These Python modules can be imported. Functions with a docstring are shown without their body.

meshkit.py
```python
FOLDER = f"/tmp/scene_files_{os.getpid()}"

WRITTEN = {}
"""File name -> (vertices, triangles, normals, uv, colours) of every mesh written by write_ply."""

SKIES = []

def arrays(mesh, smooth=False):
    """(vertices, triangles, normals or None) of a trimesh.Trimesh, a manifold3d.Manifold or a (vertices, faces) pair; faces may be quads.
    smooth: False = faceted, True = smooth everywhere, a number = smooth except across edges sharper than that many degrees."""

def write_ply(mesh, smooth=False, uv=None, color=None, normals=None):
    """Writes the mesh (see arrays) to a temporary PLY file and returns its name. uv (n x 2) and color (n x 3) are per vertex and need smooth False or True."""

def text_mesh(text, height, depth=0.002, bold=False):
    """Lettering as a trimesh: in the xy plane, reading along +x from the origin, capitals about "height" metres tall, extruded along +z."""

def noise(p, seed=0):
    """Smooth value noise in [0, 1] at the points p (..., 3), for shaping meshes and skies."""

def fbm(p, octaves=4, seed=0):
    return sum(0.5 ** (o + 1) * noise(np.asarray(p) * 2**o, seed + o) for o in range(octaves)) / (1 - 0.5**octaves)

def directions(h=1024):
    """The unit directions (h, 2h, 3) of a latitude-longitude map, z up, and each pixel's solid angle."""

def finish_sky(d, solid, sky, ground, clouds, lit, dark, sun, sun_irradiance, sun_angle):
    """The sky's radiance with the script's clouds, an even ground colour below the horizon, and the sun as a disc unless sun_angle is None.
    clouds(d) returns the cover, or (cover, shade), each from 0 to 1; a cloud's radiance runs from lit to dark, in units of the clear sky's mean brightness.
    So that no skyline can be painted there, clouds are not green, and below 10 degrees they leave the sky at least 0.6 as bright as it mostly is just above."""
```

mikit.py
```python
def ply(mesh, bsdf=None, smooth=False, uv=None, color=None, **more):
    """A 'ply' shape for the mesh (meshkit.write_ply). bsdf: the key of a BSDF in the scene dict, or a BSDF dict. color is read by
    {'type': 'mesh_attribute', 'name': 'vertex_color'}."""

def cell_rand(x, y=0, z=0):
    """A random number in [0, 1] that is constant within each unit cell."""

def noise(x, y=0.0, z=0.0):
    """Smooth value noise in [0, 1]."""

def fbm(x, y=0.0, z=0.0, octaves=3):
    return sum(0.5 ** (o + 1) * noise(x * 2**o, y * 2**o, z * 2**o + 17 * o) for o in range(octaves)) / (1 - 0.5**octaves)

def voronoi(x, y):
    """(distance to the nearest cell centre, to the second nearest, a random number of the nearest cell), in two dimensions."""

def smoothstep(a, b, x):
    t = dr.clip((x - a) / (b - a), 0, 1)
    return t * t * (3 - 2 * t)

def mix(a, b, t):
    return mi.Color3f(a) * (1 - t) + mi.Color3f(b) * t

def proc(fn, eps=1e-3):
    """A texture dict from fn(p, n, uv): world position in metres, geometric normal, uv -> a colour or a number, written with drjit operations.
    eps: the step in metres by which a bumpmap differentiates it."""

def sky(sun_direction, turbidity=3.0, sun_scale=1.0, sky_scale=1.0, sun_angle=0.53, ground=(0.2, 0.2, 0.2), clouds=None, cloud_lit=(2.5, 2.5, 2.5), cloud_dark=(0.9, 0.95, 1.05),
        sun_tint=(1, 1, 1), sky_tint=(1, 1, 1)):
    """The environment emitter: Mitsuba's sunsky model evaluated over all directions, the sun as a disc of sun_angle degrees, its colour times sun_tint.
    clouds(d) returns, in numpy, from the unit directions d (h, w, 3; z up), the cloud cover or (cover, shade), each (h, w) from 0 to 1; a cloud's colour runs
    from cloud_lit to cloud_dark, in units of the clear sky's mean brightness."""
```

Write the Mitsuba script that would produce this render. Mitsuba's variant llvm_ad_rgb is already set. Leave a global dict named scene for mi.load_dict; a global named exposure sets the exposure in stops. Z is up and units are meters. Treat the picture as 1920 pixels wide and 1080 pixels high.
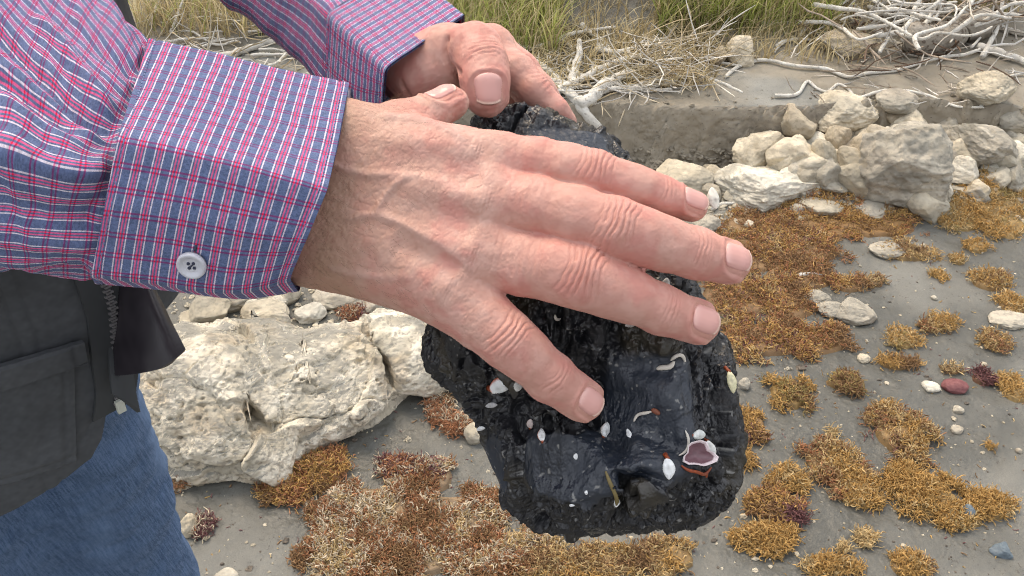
import math
import numpy as np, trimesh, drjit as dr, mitsuba as mi, mikit, meshkit
from scipy import ndimage
from scipy.interpolate import CubicSpline, RBFInterpolator
from shapely.geometry import Polygon
from shapely import contains_xy
rng = np.random.default_rng(7)

# ------------------------------------------------------------------ camera, sky, exposure
CAM_H, PITCH, F = 1.35, math.radians(35.0), 1805.0          # focal length in pixels of the 1920 x 1080 photograph
CAM = np.array([0.0, 0.0, CAM_H])
FWD = np.array([0.0, math.cos(PITCH), -math.sin(PITCH)]); RGT = np.array([1.0, 0, 0]); UPV = np.array([0.0, math.sin(PITCH), math.cos(PITCH)])
TF = mi.ScalarTransform4f
scene = {'type': 'scene'}
scene['camera'] = {'type': 'perspective', 'fov': math.degrees(2 * math.atan(960 / F)), 'fov_axis': 'x', 'near_clip': 0.05, 'far_clip': 2000.0,
                   'to_world': TF().look_at(origin=CAM.tolist(), target=(CAM + FWD).tolist(), up=[0, 0, 1])}
# an overcast sky, brighter overhead than towards the horizon, the sun a broad soft glow high behind the scene
scene['sky'] = mikit.sky([-0.30, 0.50, 1.0], turbidity=4, sun_scale=0.40, sky_scale=0.9, sun_angle=28, ground=(0.25, 0.24, 0.22), clouds=lambda d: (1.0, 1 - np.clip(d[..., 2], 0, 1) ** .8), sun_tint=(1.0, 0.96, 0.90),
                         cloud_lit=(2.95, 3.04, 3.22), cloud_dark=(0.95, 0.97, 1.02))
exposure = 2.38
labels = {}

# ------------------------------------------------------------------ helpers
def tw(v):
    """camera-aligned metres (right, up, towards the viewer) -> world"""
    v = np.asarray(v, float)
    return CAM + v[..., 0:1] * RGT + v[..., 1:2] * UPV - v[..., 2:3] * FWD
def K(px, py, d):
    """a point seen at (px, py), d metres in front of the camera, in camera-aligned metres"""
    return np.array([(px - 960) / F * d, -(py - 540) / F * d, -d])
def W(px, py, d): return tw(K(px, py, d))
_used = {}
def numbered(key):
    n = _used.get(key, 0); _used[key] = n + 1
    return key if n == 0 else f'{key}_{n:03d}'
def put(name, mesh, bsdf, parent=None, smooth=True, uv=None, color=None, label=None, category=None, group=None, kind=None, **kw):
    key = numbered((parent + '__' if parent else '') + name)
    scene[key] = mikit.ply(mesh, 'mat_' + bsdf, smooth=smooth, uv=uv, color=color, **kw)
    tag(key, label, category, group, kind)
    return key
def tag(key, label=None, category=None, group=None, kind=None):
    d = {k: v for k, v in dict(label=label, category=category, group=group, kind=kind).items() if v}
    if d: labels[key] = d
def thing(name, label, category, group=None):
    key = numbered(name); tag(key, label, category, group); return key
def sm(a, b, x):
    t = np.clip((x - a) / (b - a), 0, 1); return t * t * (3 - 2 * t)
def nz(p, f, seed=0, octv=3): return meshkit.fbm(np.asarray(p) * f, octv, seed) - 0.5
def norm(v): v = np.asarray(v, float); return v / (np.linalg.norm(v, axis=-1, keepdims=True) + 1e-12)
def smin(a, b, k):
    h = np.clip(0.5 + 0.5 * (b - a) / k, 0, 1); return b * (1 - h) + a * h - k * h * (1 - h)
def smax(a, b, k): return -smin(-a, -b, k)
def cone(p, a, b, ra, rb, n=None, flat=1.0):
    """distance to a tapered capsule; flat > 1 thins it along n"""
    ab = b - a
    ap = p - a
    t = np.clip(ap @ ab / (ab @ ab), 0, 1)
    q = ap - t[:, None] * ab
    d2 = (q * q).sum(1)
    if n is not None and flat != 1.0: d2 = d2 + (flat * flat - 1) * (q @ n) ** 2
    return np.sqrt(d2) - (ra + t * (rb - ra))
def surface_nets(fn, lo, hi, h):
    lo, hi = np.asarray(lo, float), np.asarray(hi, float)
    n = np.ceil((hi - lo) / h).astype(int) + 1
    ax = [lo[i] + h * np.arange(n[i]) for i in range(3)]
    G = np.stack(np.meshgrid(*ax, indexing='ij'), -1).reshape(-1, 3)
    V = np.concatenate([fn(c) for c in np.array_split(G, max(1, len(G) // 250000))]).reshape(n)
    S = V < 0
    acc = np.zeros(tuple(n - 1) + (3,)); cnt = np.zeros(tuple(n - 1)); 
    def sl(o): return tuple(slice(o[i], o[i] + n[i] - 1) for i in range(3))
    offs = [np.array(o) for o in np.ndindex(2, 2, 2)]
    for o in offs:
        for axis in range(3):
            if o[axis] == 0:
                o2 = o.copy(); o2[axis] = 1
                a, b = V[sl(o)], V[sl(o2)]
                m = (a < 0) != (b < 0)
                t = np.where(m, a / np.where(m, a - b, 1), 0)
                for i in range(3): acc[..., i] += np.where(m, o[i] + (t if i == axis else 0), 0)
                cnt += m
    on = cnt > 0
    idx = -np.ones(tuple(n - 1), int); idx[on] = np.arange(on.sum())
    cell = np.argwhere(on)
    v = lo + h * (cell + acc[on] / cnt[on][:, None])
    quads = []
    for axis in range(3):
        u, w = [i for i in range(3) if i != axis]
        a = np.take(S, range(n[axis] - 1), axis); b = np.take(S, range(1, n[axis]), axis)
        e = np.argwhere(a != b)
        e = e[(e[:, u] > 0) & (e[:, w] > 0) & (e[:, u] < n[u] - 1) & (e[:, w] < n[w] - 1)]
        inside = a[tuple(e.T)]
        def at(du, dw):
            c = e.copy(); c[:, u] -= du; c[:, w] -= dw; return idx[tuple(c.T)]
        q = np.stack([at(0, 0), at(1, 0), at(1, 1), at(0, 1)], 1)
        flip = inside if axis != 1 else ~inside
        q[~flip] = q[~flip][:, ::-1]
        quads.append(q)
    q = np.vstack(quads)
    m = trimesh.Trimesh(v, np.vstack([q[:, [0, 1, 2]], q[:, [0, 2, 3]]]), process=False)
    if m.volume < 0: m.invert()
    return m
def grad(fn, p, e=4e-4):
    k = np.array([[1, -1, -1], [-1, -1, 1], [-1, 1, -1], [1, 1, 1.0]])
    return sum(k[i] * fn(p + e * k[i])[:, None] for i in range(4)) / (4 * e)
def project(fn, p, it=2, most=0.004):
    for _ in range(it):
        g = grad(fn, p); d = fn(p)
        s = np.clip(d / np.maximum((g * g).sum(1), 0.25), -most, most)
        p = p - s[:, None] * g
    return p
def vnormals(v, f):
    n = np.zeros_like(v); fn_ = np.cross(v[f[:, 1]] - v[f[:, 0]], v[f[:, 2]] - v[f[:, 0]])
    for k in range(3): 
        for c in range(3): n[:, c] += np.bincount(f[:, k], fn_[:, c], len(v))
    return norm(n)
_seeds = {}
def facets(p, size, seed, amp, tilt, warp=.25, stretch=(1, 1, 1)):
    """broken-stone relief: every random cell has its own offset and slope; also returns the distance to the nearest crack"""
    q = p * np.asarray(stretch) / size; q = q + warp * np.stack([nz(q, 1.3, seed + k, 2) for k in range(3)], -1) * 2
    lo, hi = np.floor(q.min(0)).astype(int) - 1, np.ceil(q.max(0)).astype(int) + 1
    g = np.random.default_rng(seed + 500); c = np.stack(np.meshgrid(*[np.arange(lo[i], hi[i]) for i in range(3)], indexing='ij'), -1).reshape(-1, 3)
    c = c + g.random(c.shape); off = g.uniform(-1, 1, len(c)); tl = g.normal(0, 1, c.shape)
    from scipy.spatial import cKDTree
    dd, ii = cKDTree(c).query(q, 2)
    return amp * off[ii[:, 0]] + tilt * size * ((q - c[ii[:, 0]]) * tl[ii[:, 0]]).sum(1), (dd[:, 1] - dd[:, 0]) * size
def subdiv(m):
    v, f = trimesh.remesh.subdivide(m.vertices, m.faces); return trimesh.Trimesh(v, f, process=False)
def tube(path, radii, sides=8, twist=0.0, cap=True, flat=1.0):
    """closed tube along a polyline"""
    p = np.asarray(path, float); n = len(p); r = np.broadcast_to(np.asarray(radii, float), (n,))
    t = norm(np.gradient(p, axis=0))
    a = np.cross(t[0], [0, 0, 1.0] if abs(t[0, 2]) < 0.9 else [1.0, 0, 0]); a /= np.linalg.norm(a)
    A = np.zeros_like(p)
    for i in range(n):
        a = a - t[i] * (a @ t[i]); a /= np.linalg.norm(a) + 1e-12; A[i] = a
    B = np.cross(t, A)
    ang = np.arange(sides) * 2 * np.pi / sides + twist
    v = (p[:, None] + r[:, None, None] * (np.cos(ang)[None, :, None] * A[:, None] + flat * np.sin(ang)[None, :, None] * B[:, None])).reshape(-1, 3)
    i, j = np.meshgrid(np.arange(n - 1), np.arange(sides), indexing='ij')
    q = np.stack([i * sides + j, i * sides + (j + 1) % sides, (i + 1) * sides + (j + 1) % sides, (i + 1) * sides + j], -1).reshape(-1, 4)
    f = np.vstack([q[:, [0, 1, 2]], q[:, [0, 2, 3]]])
    if cap:
        k = len(v); v = np.vstack([v, p[:1], p[-1:]]); jj = np.arange(sides)
        f = np.vstack([f, np.stack([jj * 0 + k, (jj + 1) % sides, jj], 1), np.stack([jj * 0 + k + 1, (n - 1) * sides + jj, (n - 1) * sides + (jj + 1) % sides], 1)])
    return v, f
def cat(parts):
    vs, fs, at = [], [], 0
    for v, f in parts: vs.append(v); fs.append(f + at); at += len(v)
    return np.vstack(vs), np.vstack(fs)
def spline(pts, n, closed=False):
    pts = np.asarray(pts, float)
    if closed: pts = np.vstack([pts, pts[:1]])
    s = np.concatenate([[0], np.cumsum(np.maximum(np.linalg.norm(np.diff(pts[:, :3], axis=0), axis=1), 1e-6))])
    return CubicSpline(s, pts, bc_type='periodic' if closed else 'natural')(np.linspace(0, s[-1], n))
ORD = 'first second third fourth fifth sixth seventh eighth ninth tenth eleventh twelfth thirteenth fourteenth fifteenth sixteenth seventeenth eighteenth nineteenth twentieth twenty-first twenty-second twenty-third twenty-fourth twenty-fifth twenty-sixth twenty-seventh twenty-eighth twenty-ninth thirtieth thirty-first thirty-second thirty-third thirty-fourth thirty-fifth thirty-sixth'.split()
def rgb(*c): return {'type': 'rgb', 'value': list(c)}
def mat(key, base, rough=0.6, bump=None, bump_eps=3e-4, spec=0.5, **kw):
    """base: a colour, or fn(p, n, uv)"""
    b = {'type': 'principled', 'base_color': mikit.proc(base) if callable(base) else rgb(*base), 'roughness': mikit.proc(rough) if callable(rough) else rough, 'specular': spec, **kw}
    if bump: b = {'type': 'bumpmap', 'arbitrary': mikit.proc(bump, bump_eps), 'scale': 1.0, 'bsdf': b}
    scene['mat_' + key] = {'type': 'twosided', 'bsdf': b}
    return key
def matv(key, rough=0.6, bump=None, bump_eps=3e-4, spec=0.5, **kw):
    """colour from the mesh's own vertex colours (kind of surface, plus painted light on rock and seaweed)"""
    b = {'type': 'principled', 'base_color': {'type': 'mesh_attribute', 'name': 'vertex_color'}, 'roughness': mikit.proc(rough) if callable(rough) else rough, 'specular': spec, **kw}
    if bump: b = {'type': 'bumpmap', 'arbitrary': mikit.proc(bump, bump_eps), 'scale': 1.0, 'bsdf': b}
    scene['mat_' + key] = {'type': 'twosided', 'bsdf': b}
    return key
N, FB, MIX, SS, VOR = mikit.noise, mikit.fbm, mikit.mix, mikit.smoothstep, mikit.voronoi
# ------------------------------------------------------------------ the beach: wet sand, an eroded bank, the foot of a dune
def ground_z(x, y):
    x, y = np.asarray(x, float), np.asarray(y, float)
    P = np.stack([x, y, 0 * x], -1)
    edge = 2.60 + .10 * nz(P, 2.2, 101, 2) + .05 * nz(P, 9, 102, 2) - .10 * sm(.9, 1.7, x) + .25 * sm(-.15, -.9, x)
    top = .185 + .03 * sm(2.6, 3.0, y)
    face = sm(-.035, .028, y - edge + .050 * nz(P, 16, 103, 3) + .03 * nz(P, 60, 109, 2)) * (.92 + .08 * sm(.028, .2, y - edge))
    dune = .34 * np.maximum(0, y - 2.98 - .10 * nz(P, 1.6, 104, 2)) ; dune = np.where(y > 5.2, .34 * 2.2 + .05 * np.minimum(y - 5.2, 30), dune)
    mound = .16 * np.exp(-((x - .42) / .28) ** 2 - ((y - 3.35) / .22) ** 2)
    talus = .13 * sm(.62, .95, x) * sm(2.18, 2.62, y) * (1 - sm(-.06, .05, y - edge)) * (1 + 1.5 * nz(P, 9, 110, 2))
    P_ = np.stack([x + .35 * y, .35 * y, 0 * x], -1)
    low = talus + .006 * nz(P_, 26, 111, 2) * sm(-.05, .1, nz(P, 2, 112, 2)) + .010 * nz(P, 3.1, 105, 3) + .0045 * nz(P, 14, 106, 3) + .0018 * nz(P, 60, 107, 2)
    ledge = .03 * np.exp(-((x + .45) / .35) ** 2 - ((y - 1.62) / .18) ** 2)
    return low + face * top + dune + mound + ledge + .02 * nz(P, 8, 108, 3) * sm(2.62, 3.0, y)
def axis(dense, out): return np.concatenate([[-q for q in out[::-1]], dense, out])
ax_ = np.concatenate([[-400, -150, -60, -25, -10, -5], np.arange(-2.6, 2.8, .014), [5, 10, 25, 60, 150, 400]])
ay_ = np.concatenate([[-400, -150, -60, -25, -10, -4, -1.5, -.5], np.arange(.1, 2.45, .014), np.arange(2.45, 2.80, .006), np.arange(2.81, 4.6, .016), [4.9, 5.2, 6, 8, 12, 20, 35, 60, 150, 400]])
GXX, GYY = np.meshgrid(ax_, ay_, indexing='ij')
gz = ground_z(GXX, GYY)
nx_, ny_ = GXX.shape
i, j = np.meshgrid(np.arange(nx_ - 1), np.arange(ny_ - 1), indexing='ij')
q = np.stack([i * ny_ + j, (i + 1) * ny_ + j, (i + 1) * ny_ + j + 1, i * ny_ + j + 1], -1).reshape(-1, 4)
def sand(p, n, uv):
    a = SS(.28, .72, FB(p.x * 4, p.y * 4, p.z * 4, 5)); b = N(p.x * 700, p.y * 700, p.z * 700); c_ = FB(p.x * 42, p.y * 42, p.z * 42, 3)
    col = MIX([0.098, 0.098, 0.088], [0.190, 0.188, 0.171], a)
    col = col * (0.86 + .28 * b) * (.90 + .2 * c_)
    steep = 1 - SS(.62, .97, n.z)
    col = MIX(col, MIX([0.125, 0.106, 0.080], [0.255, 0.222, 0.172], SS(.25, .75, .5 * FB(p.x * 14, p.y * 14, p.z * 50, 3) + .5 * FB(p.x * 70, p.y * 70, p.z * 90, 3))), steep * .95)
    col = MIX(col, col * 1.32, SS(.10, .17, p.z))
    col = MIX(col, MIX([0.20, 0.17, 0.125], [0.34, 0.30, 0.235], c_), SS(.50, .62, FB(p.x * 3 + 7, p.y * 3, 0, 2) + .25 * SS(.75, 1.1, p.x) * SS(2.2, 2.4, p.y)) * SS(2.15, 2.35, p.y) * .7)
    dry = SS(.25, .42, p.z + .10 * (a - .5))
    col = MIX(col, MIX([0.28, 0.24, 0.165], [0.56, 0.49, 0.36], c_), dry * .8)
    return MIX(col, [0.07, 0.06, 0.05], SS(.84, .92, N(p.x * 240, p.y * 240, p.z * 240)) * .6)
mat('sand', sand, rough=lambda p, n, uv: .38 + .42 * SS(.30, .70, FB(p.x * 4, p.y * 4, p.z * 4, 5)), bump=lambda p, n, uv: FB(p.x * 160, p.y * 160, p.z * 160, 4) * .0035 + (1 - SS(.6, .95, n.z)) * FB(p.x * 45, p.y * 45, p.z * 60, 4) * .007 + FB(p.x * 28, p.y * 28, p.z * 28, 3) * .009 + N(p.x * 900, p.y * 900, p.z * 900) * .0004, bump_eps=6e-4, spec=.35)
put('ground', (np.stack([GXX.ravel(), GYY.ravel(), gz.ravel()], -1), np.vstack([q[:, [0, 1, 2]], q[:, [0, 2, 3]]])), 'sand', kind='structure')
fgx, fgy = np.arange(-2.6, 2.8, .012), np.arange(.1, 5.0, .01)
FG = ground_z(*np.meshgrid(fgx, fgy, indexing='ij'))
def ground_q(x, y): return ndimage.map_coordinates(FG, [(np.asarray(x) - fgx[0]) / .012, (np.asarray(y) - fgy[0]) / .01], order=1, mode='nearest')
def hit(px, py, lift=0.0):
    if np.ndim(px) == 0 and np.ndim(py) == 0: return hit(np.array([px]), np.array([py]), lift)[0]
    """where the sight line of that pixel meets the ground (raised by lift)"""
    px, py = np.broadcast_arrays(np.asarray(px, float), np.asarray(py, float))
    dirs = (px[..., None] - 960) / F * RGT - (py[..., None] - 540) / F * UPV + FWD
    t = np.full(px.shape, .9); done = np.zeros(px.shape, bool); lo = t.copy()
    for k in range(240):
        P = CAM + t[..., None] * dirs
        below = P[..., 2] < ground_q(P[..., 0], P[..., 1]) + lift
        done |= below
        lo = np.where(done, lo, t); t = np.where(done, t, t + .022)
        if done.all(): break
    hi = t
    for k in range(8):
        mid = (lo + hi) / 2; P = CAM + mid[..., None] * dirs
        b = P[..., 2] < ground_q(P[..., 0], P[..., 1]) + lift
        hi = np.where(b, mid, hi); lo = np.where(b, lo, mid)
    return CAM + hi[..., None] * dirs
def depth_of(P): return (np.asarray(P) - CAM) @ FWD
# ------------------------------------------------------------------ hands
class Hand:
    """fingers: {name: (dorsal normal, [(px, py, d, r_px), ...])}; palm: [(a, b, flat)] cones; all built in camera-aligned metres"""
    def __init__(self, fingers, palm, palm_k, web_k, dorsal, bumps=()):
        self.f = {}
        for k, (nrm, js) in fingers.items():
            J = np.array([K(*j[:3]) for j in js]); R = np.array([j[3] * j[2] / F for j in js])
            self.f[k] = (norm(nrm), J, R)
        self.palm = [(K(*a[:3]), K(*b[:3]), a[3] * a[2] / F, b[3] * b[2] / F, fl) for a, b, fl in palm]
        self.pk, self.wk, self.n, self.bumps = palm_k, web_k, norm(dorsal), bumps
    def finger(self, k, p):
        nrm, J, R = self.f[k]
        d = None
        for i in range(len(J) - 1):
            c = cone(p, J[i], J[i + 1], R[i], R[i + 1], nrm, 1.1 if i < len(J) - 2 else 1.16)
            d = c if d is None else smin(d, c, 0.004)
        return d
    def sdf(self, p):
        d = None
        for a, b, ra, rb, fl in self.palm:
            c = cone(p, a, b, ra, rb, self.n, fl); d = c if d is None else smin(d, c, self.pk)
        e = None
        for k in self.f:
            c = self.finger(k, p); e = c if e is None else smin(e, c, 0.0012)
        return smin(d, e, self.wk)
    def base(self, h, levels, lo, hi):
        m = surface_nets(self.sdf, lo, hi, h)
        v = project(self.sdf, m.vertices)
        m = trimesh.Trimesh(v, m.faces, process=False)
        for _ in range(levels):
            m = subdiv(m); m = trimesh.Trimesh(project(self.sdf, m.vertices, 2), m.faces, process=False)
        return m
    def frame(self, k, i):
        nrm, J, R = self.f[k]
        a = norm(J[min(i + 1, len(J) - 1)] - J[max(i - 1, 0)]); s = norm(np.cross(nrm, a)); n = np.cross(a, s)
        return J[i], a, s, n, R[i]

def wrinkles(hand, v, k, i, xs, amp, width, seed, curve=0.35, wide=0.85):
    """grooves across a finger joint"""
    J, a, s, n, r = hand.frame(k, i)
    q = v - J; x, y, z = q @ a, q @ s, q @ n
    near = (np.abs(x) < 2.2 * r) & (np.abs(y) < 1.3 * r) & (z > 0)
    out = np.zeros(len(v)); X, Y, Z = x[near], y[near], z[near]
    P = v[near]
    wob = (meshkit.noise(P * 420, seed) - 0.5) * 0.0007 + (meshkit.noise(P * 160, seed + 1) - 0.5) * 0.0018
    yy = Y / r
    acc = np.zeros(len(X))
    for j, (x0, strength) in enumerate(xs):
        bow = curve * 0.004 * yy ** 2 * (-1 if x0 > 0 else 1) * (0.4 + abs(x0) / 0.004)
        part = sm(0.25, 0.55, meshkit.noise(np.stack([yy * 2.2 + 10 * j, X * 0, X * 0 + seed], -1), seed + j) + 0.45 * strength)
        acc += strength * part * np.exp(-((X - x0 + bow + wob) / width) ** 2)
    out[near] = -0.85 * amp * acc * np.exp(-(yy / wide) ** 6) * sm(0, 0.35, Z / r)
    return out

def nail(hand, k, parent, mats, L, Wd, along, roll=0.0, tipw=0.85, side=0.0):
    """nail plate on the last joint: L long, Wd wide (metres), centred 'along' metres past the joint"""
    nrm, J, R = hand.f[k]
    a = norm(J[-1] - J[-2]); s = norm(np.cross(nrm, a)); n = np.cross(a, s)
    n2 = norm(n * math.cos(roll) + s * math.sin(roll)); s2 = np.cross(n2, a)
    c = J[-1] + a * along + s2 * side
    nu, nv = 22, 17
    U, V = np.meshgrid(np.linspace(-1, 1, nu), np.linspace(-1, 1, nv), indexing='ij')
    # rounded-rectangle outline: the base is a deep arc, the free edge a flatter one
    ends = np.where(U < 0, 1 - 0.30 * np.abs(V) ** 2.2, 1 - 0.22 * np.abs(V) ** 2.4)
    wscale = np.where(U < 0, 1 - 0.10 * np.abs(U) ** 3, 1 - (1 - tipw) * np.abs(U) ** 3)
    x = U * ends * L / 2; y = V * wscale * Wd / 2
    p = (c + x.reshape(-1, 1) * a + y.reshape(-1, 1) * s2 + n2 * R[-1] * 0.95)
    p = project(hand.sdf, p, 4)
    g = norm(grad(hand.sdf, p))
    u, w = U.reshape(-1), V.reshape(-1)
    rim = np.maximum(np.abs(w) ** 4, np.abs(u) ** 6)
    top = p + g * (0.00042 + 0.00005 * np.sin(w * 26 + 2 * np.sin(5 * w)) - 0.00055 * rim * (u < 0.9) + 0.00022 * (1 - w ** 2))[:, None]
    bot = p - g * 0.0009
    i, j = np.meshgrid(np.arange(nu - 1), np.arange(nv - 1), indexing='ij')
    q = np.stack([i * nv + j, (i + 1) * nv + j, (i + 1) * nv + j + 1, i * nv + j + 1], -1).reshape(-1, 4)
    f = np.vstack([q[:, [0, 1, 2]], q[:, [0, 2, 3]]])
    edge = [k_ for k_ in range(nv)] + [(r + 1) * nv - 1 for r in range(1, nu)] + [(nu - 1) * nv + c_ for c_ in range(nv - 2, -1, -1)] + [r * nv for r in range(nu - 2, 0, -1)]
    m = nu * nv; e = np.array(edge); e2 = np.roll(e, -1)
    side_f = np.vstack([np.stack([e, e2, e2 + m], 1), np.stack([e, e2 + m, e + m], 1)])
    v = np.vstack([top, bot]); f = np.vstack([f, f[:, ::-1] + m, side_f])
    pink, pale = np.array([0.595, 0.320, 0.285]), np.array([0.67, 0.47, 0.395])
    t = sm(0.74, 0.84, u + 0.10 * w ** 2) [:, None]
    lun = (np.exp(-((u + 0.95) / 0.22) ** 2) * (np.abs(w) < 0.7))[:, None] * 0.45
    col = pink * (1 - t) + pale * t; col = col * (1 - lun) + np.array([0.70, 0.47, 0.43]) * lun
    m_ = trimesh.Trimesh(tw(v), f, process=False)
    m_.fix_normals()
    put('fingernail', (m_.vertices, m_.faces), mats, parent, color=np.vstack([col, col]))
    return c, a, s2, n2, L, Wd

def nail_bed(v, info):
    """skin folded up round the nail, flat under it"""
    c, a, s, n, L, Wd = info
    q = v - c; x, y, z = q @ a / (L / 2), q @ s / (Wd / 2), q @ n
    r = (np.abs(x) ** 3 + np.abs(y) ** 3) ** (1 / 3)
    on = sm(0, 0.002, z)
    fold = np.exp(-((r - 1.20) / 0.13) ** 2) * sm(1.0, 0.55, x)
    groove = np.exp(-((r - 1.04) / 0.07) ** 2)
    return on * (0.00068 * fold - 0.0004 * groove - 0.00025 * sm(1.0, 0.9, r))

def skin_color(v, n, hot, tan, seed):
    """living skin: mottled, redder over the joints, browner towards the sleeve"""
    base = np.array([0.520, 0.290, 0.236])
    pinkc, tanc, pale = np.array([0.520, 0.210, 0.180]), np.array([0.385, 0.228, 0.158]), np.array([0.640, 0.425, 0.360])
    a = sm(-0.10, 0.13, nz(v, 85, seed, 3))[:, None]; b = sm(-0.1, 0.2, nz(v, 190, seed + 5, 3))[:, None]
    c = base * (1 - 0.75 * a) + pinkc * 0.75 * a
    c = c * (1 - 0.45 * b) + pale * 0.45 * b
    h = np.clip(hot, 0, 1)[:, None] * 0.75; c = c * (1 - h) + pinkc * h
    t = np.clip(tan, 0, 1)[:, None]; c = c * (1 - t) + tanc * t
    pore = sm(.05, .25, nz(v, 900, seed + 12, 2))[:, None] * .16; c = c * (1 - pore) + pinkc * .8 * pore
    spot = sm(0.25, 0.33, nz(v, 170, seed + 14, 2))[:, None] * 0.40 * (.25 + t); c = c * (1 - spot) + np.array([0.36, 0.19, 0.125]) * spot
    f = sm(0.20, 0.30, nz(v, 520, seed + 9, 2))[:, None] * 0.25 * (0.3 + t)
    return np.clip(c * (1 - f) + np.array([0.33, 0.17, 0.11]) * f, 0, 1)

def skin_bump(p, n, uv):
    a = FB(p.x * 900, p.y * 900, p.z * 900, 3) * 0.00022
    d1, d2, _ = VOR((p.x + 0.4 * p.y) * 1100, (p.z - 0.5 * p.y) * 1100)
    return a + SS(0.0, 0.25, d2 - d1) * 0.00007 + N(p.x * 330, p.y * 330, p.z * 330) * 0.00030
matv('skin', rough=lambda p, n, uv: 0.42 + 0.2 * N(p.x * 300, p.y * 300, p.z * 300), bump=skin_bump, bump_eps=2.5e-4, spec=0.5, flatness=0.4)
matv('nail_plate', rough=0.28, spec=0.5)

person = thing('person', 'person in plaid shirt, dark vest and jeans holding the black rock', 'person')

# ---- right hand, spread flat on the rock
DR = [0.02, 0.30, 1.0]
rf = {
 'index': ([0.05, 0.55, 0.85], [(955, 296, .386, 46), (1010, 301, .384, 43), (1060, 311, .381, 42), (1115, 324, .379, 43), (1165, 341, .380, 39), (1200, 352, .382, 37), (1240, 367, .385, 36.5), (1296, 386, .389, 32)]),
 'middle': ([0.05, 0.36, 0.93], [(930, 372, .380, 54), (1000, 383, .376, 53), (1080, 404, .372, 55), (1155, 427, .369, 57), (1205, 444, .371, 53), (1245, 457, .374, 50), (1300, 473, .378, 48), (1366, 492, .383, 43)]),
 'ring': ([0.05, 0.30, 0.95], [(905, 475, .378, 58), (985, 496, .374, 58), (1040, 505, .371, 59), (1092, 519, .368, 60), (1140, 539, .370, 54), (1180, 555, .372, 49), (1240, 580, .376, 46), (1308, 605, .381, 42.5)]),
 'little': ([0.10, 0.28, 0.95], [(850, 552, .377, 60), (905, 598, .374, 56), (952, 637, .371, 53), (985, 665, .373, 48), (1030, 706, .377, 45), (1092, 751, .383, 42)]),
 'thumb': ([0.0, 0.9, 0.35], [(700, 262, .392, 50), (752, 232, .398, 46), (800, 217, .403, 39), (841, 193, .407, 37.5)]),
}
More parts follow.
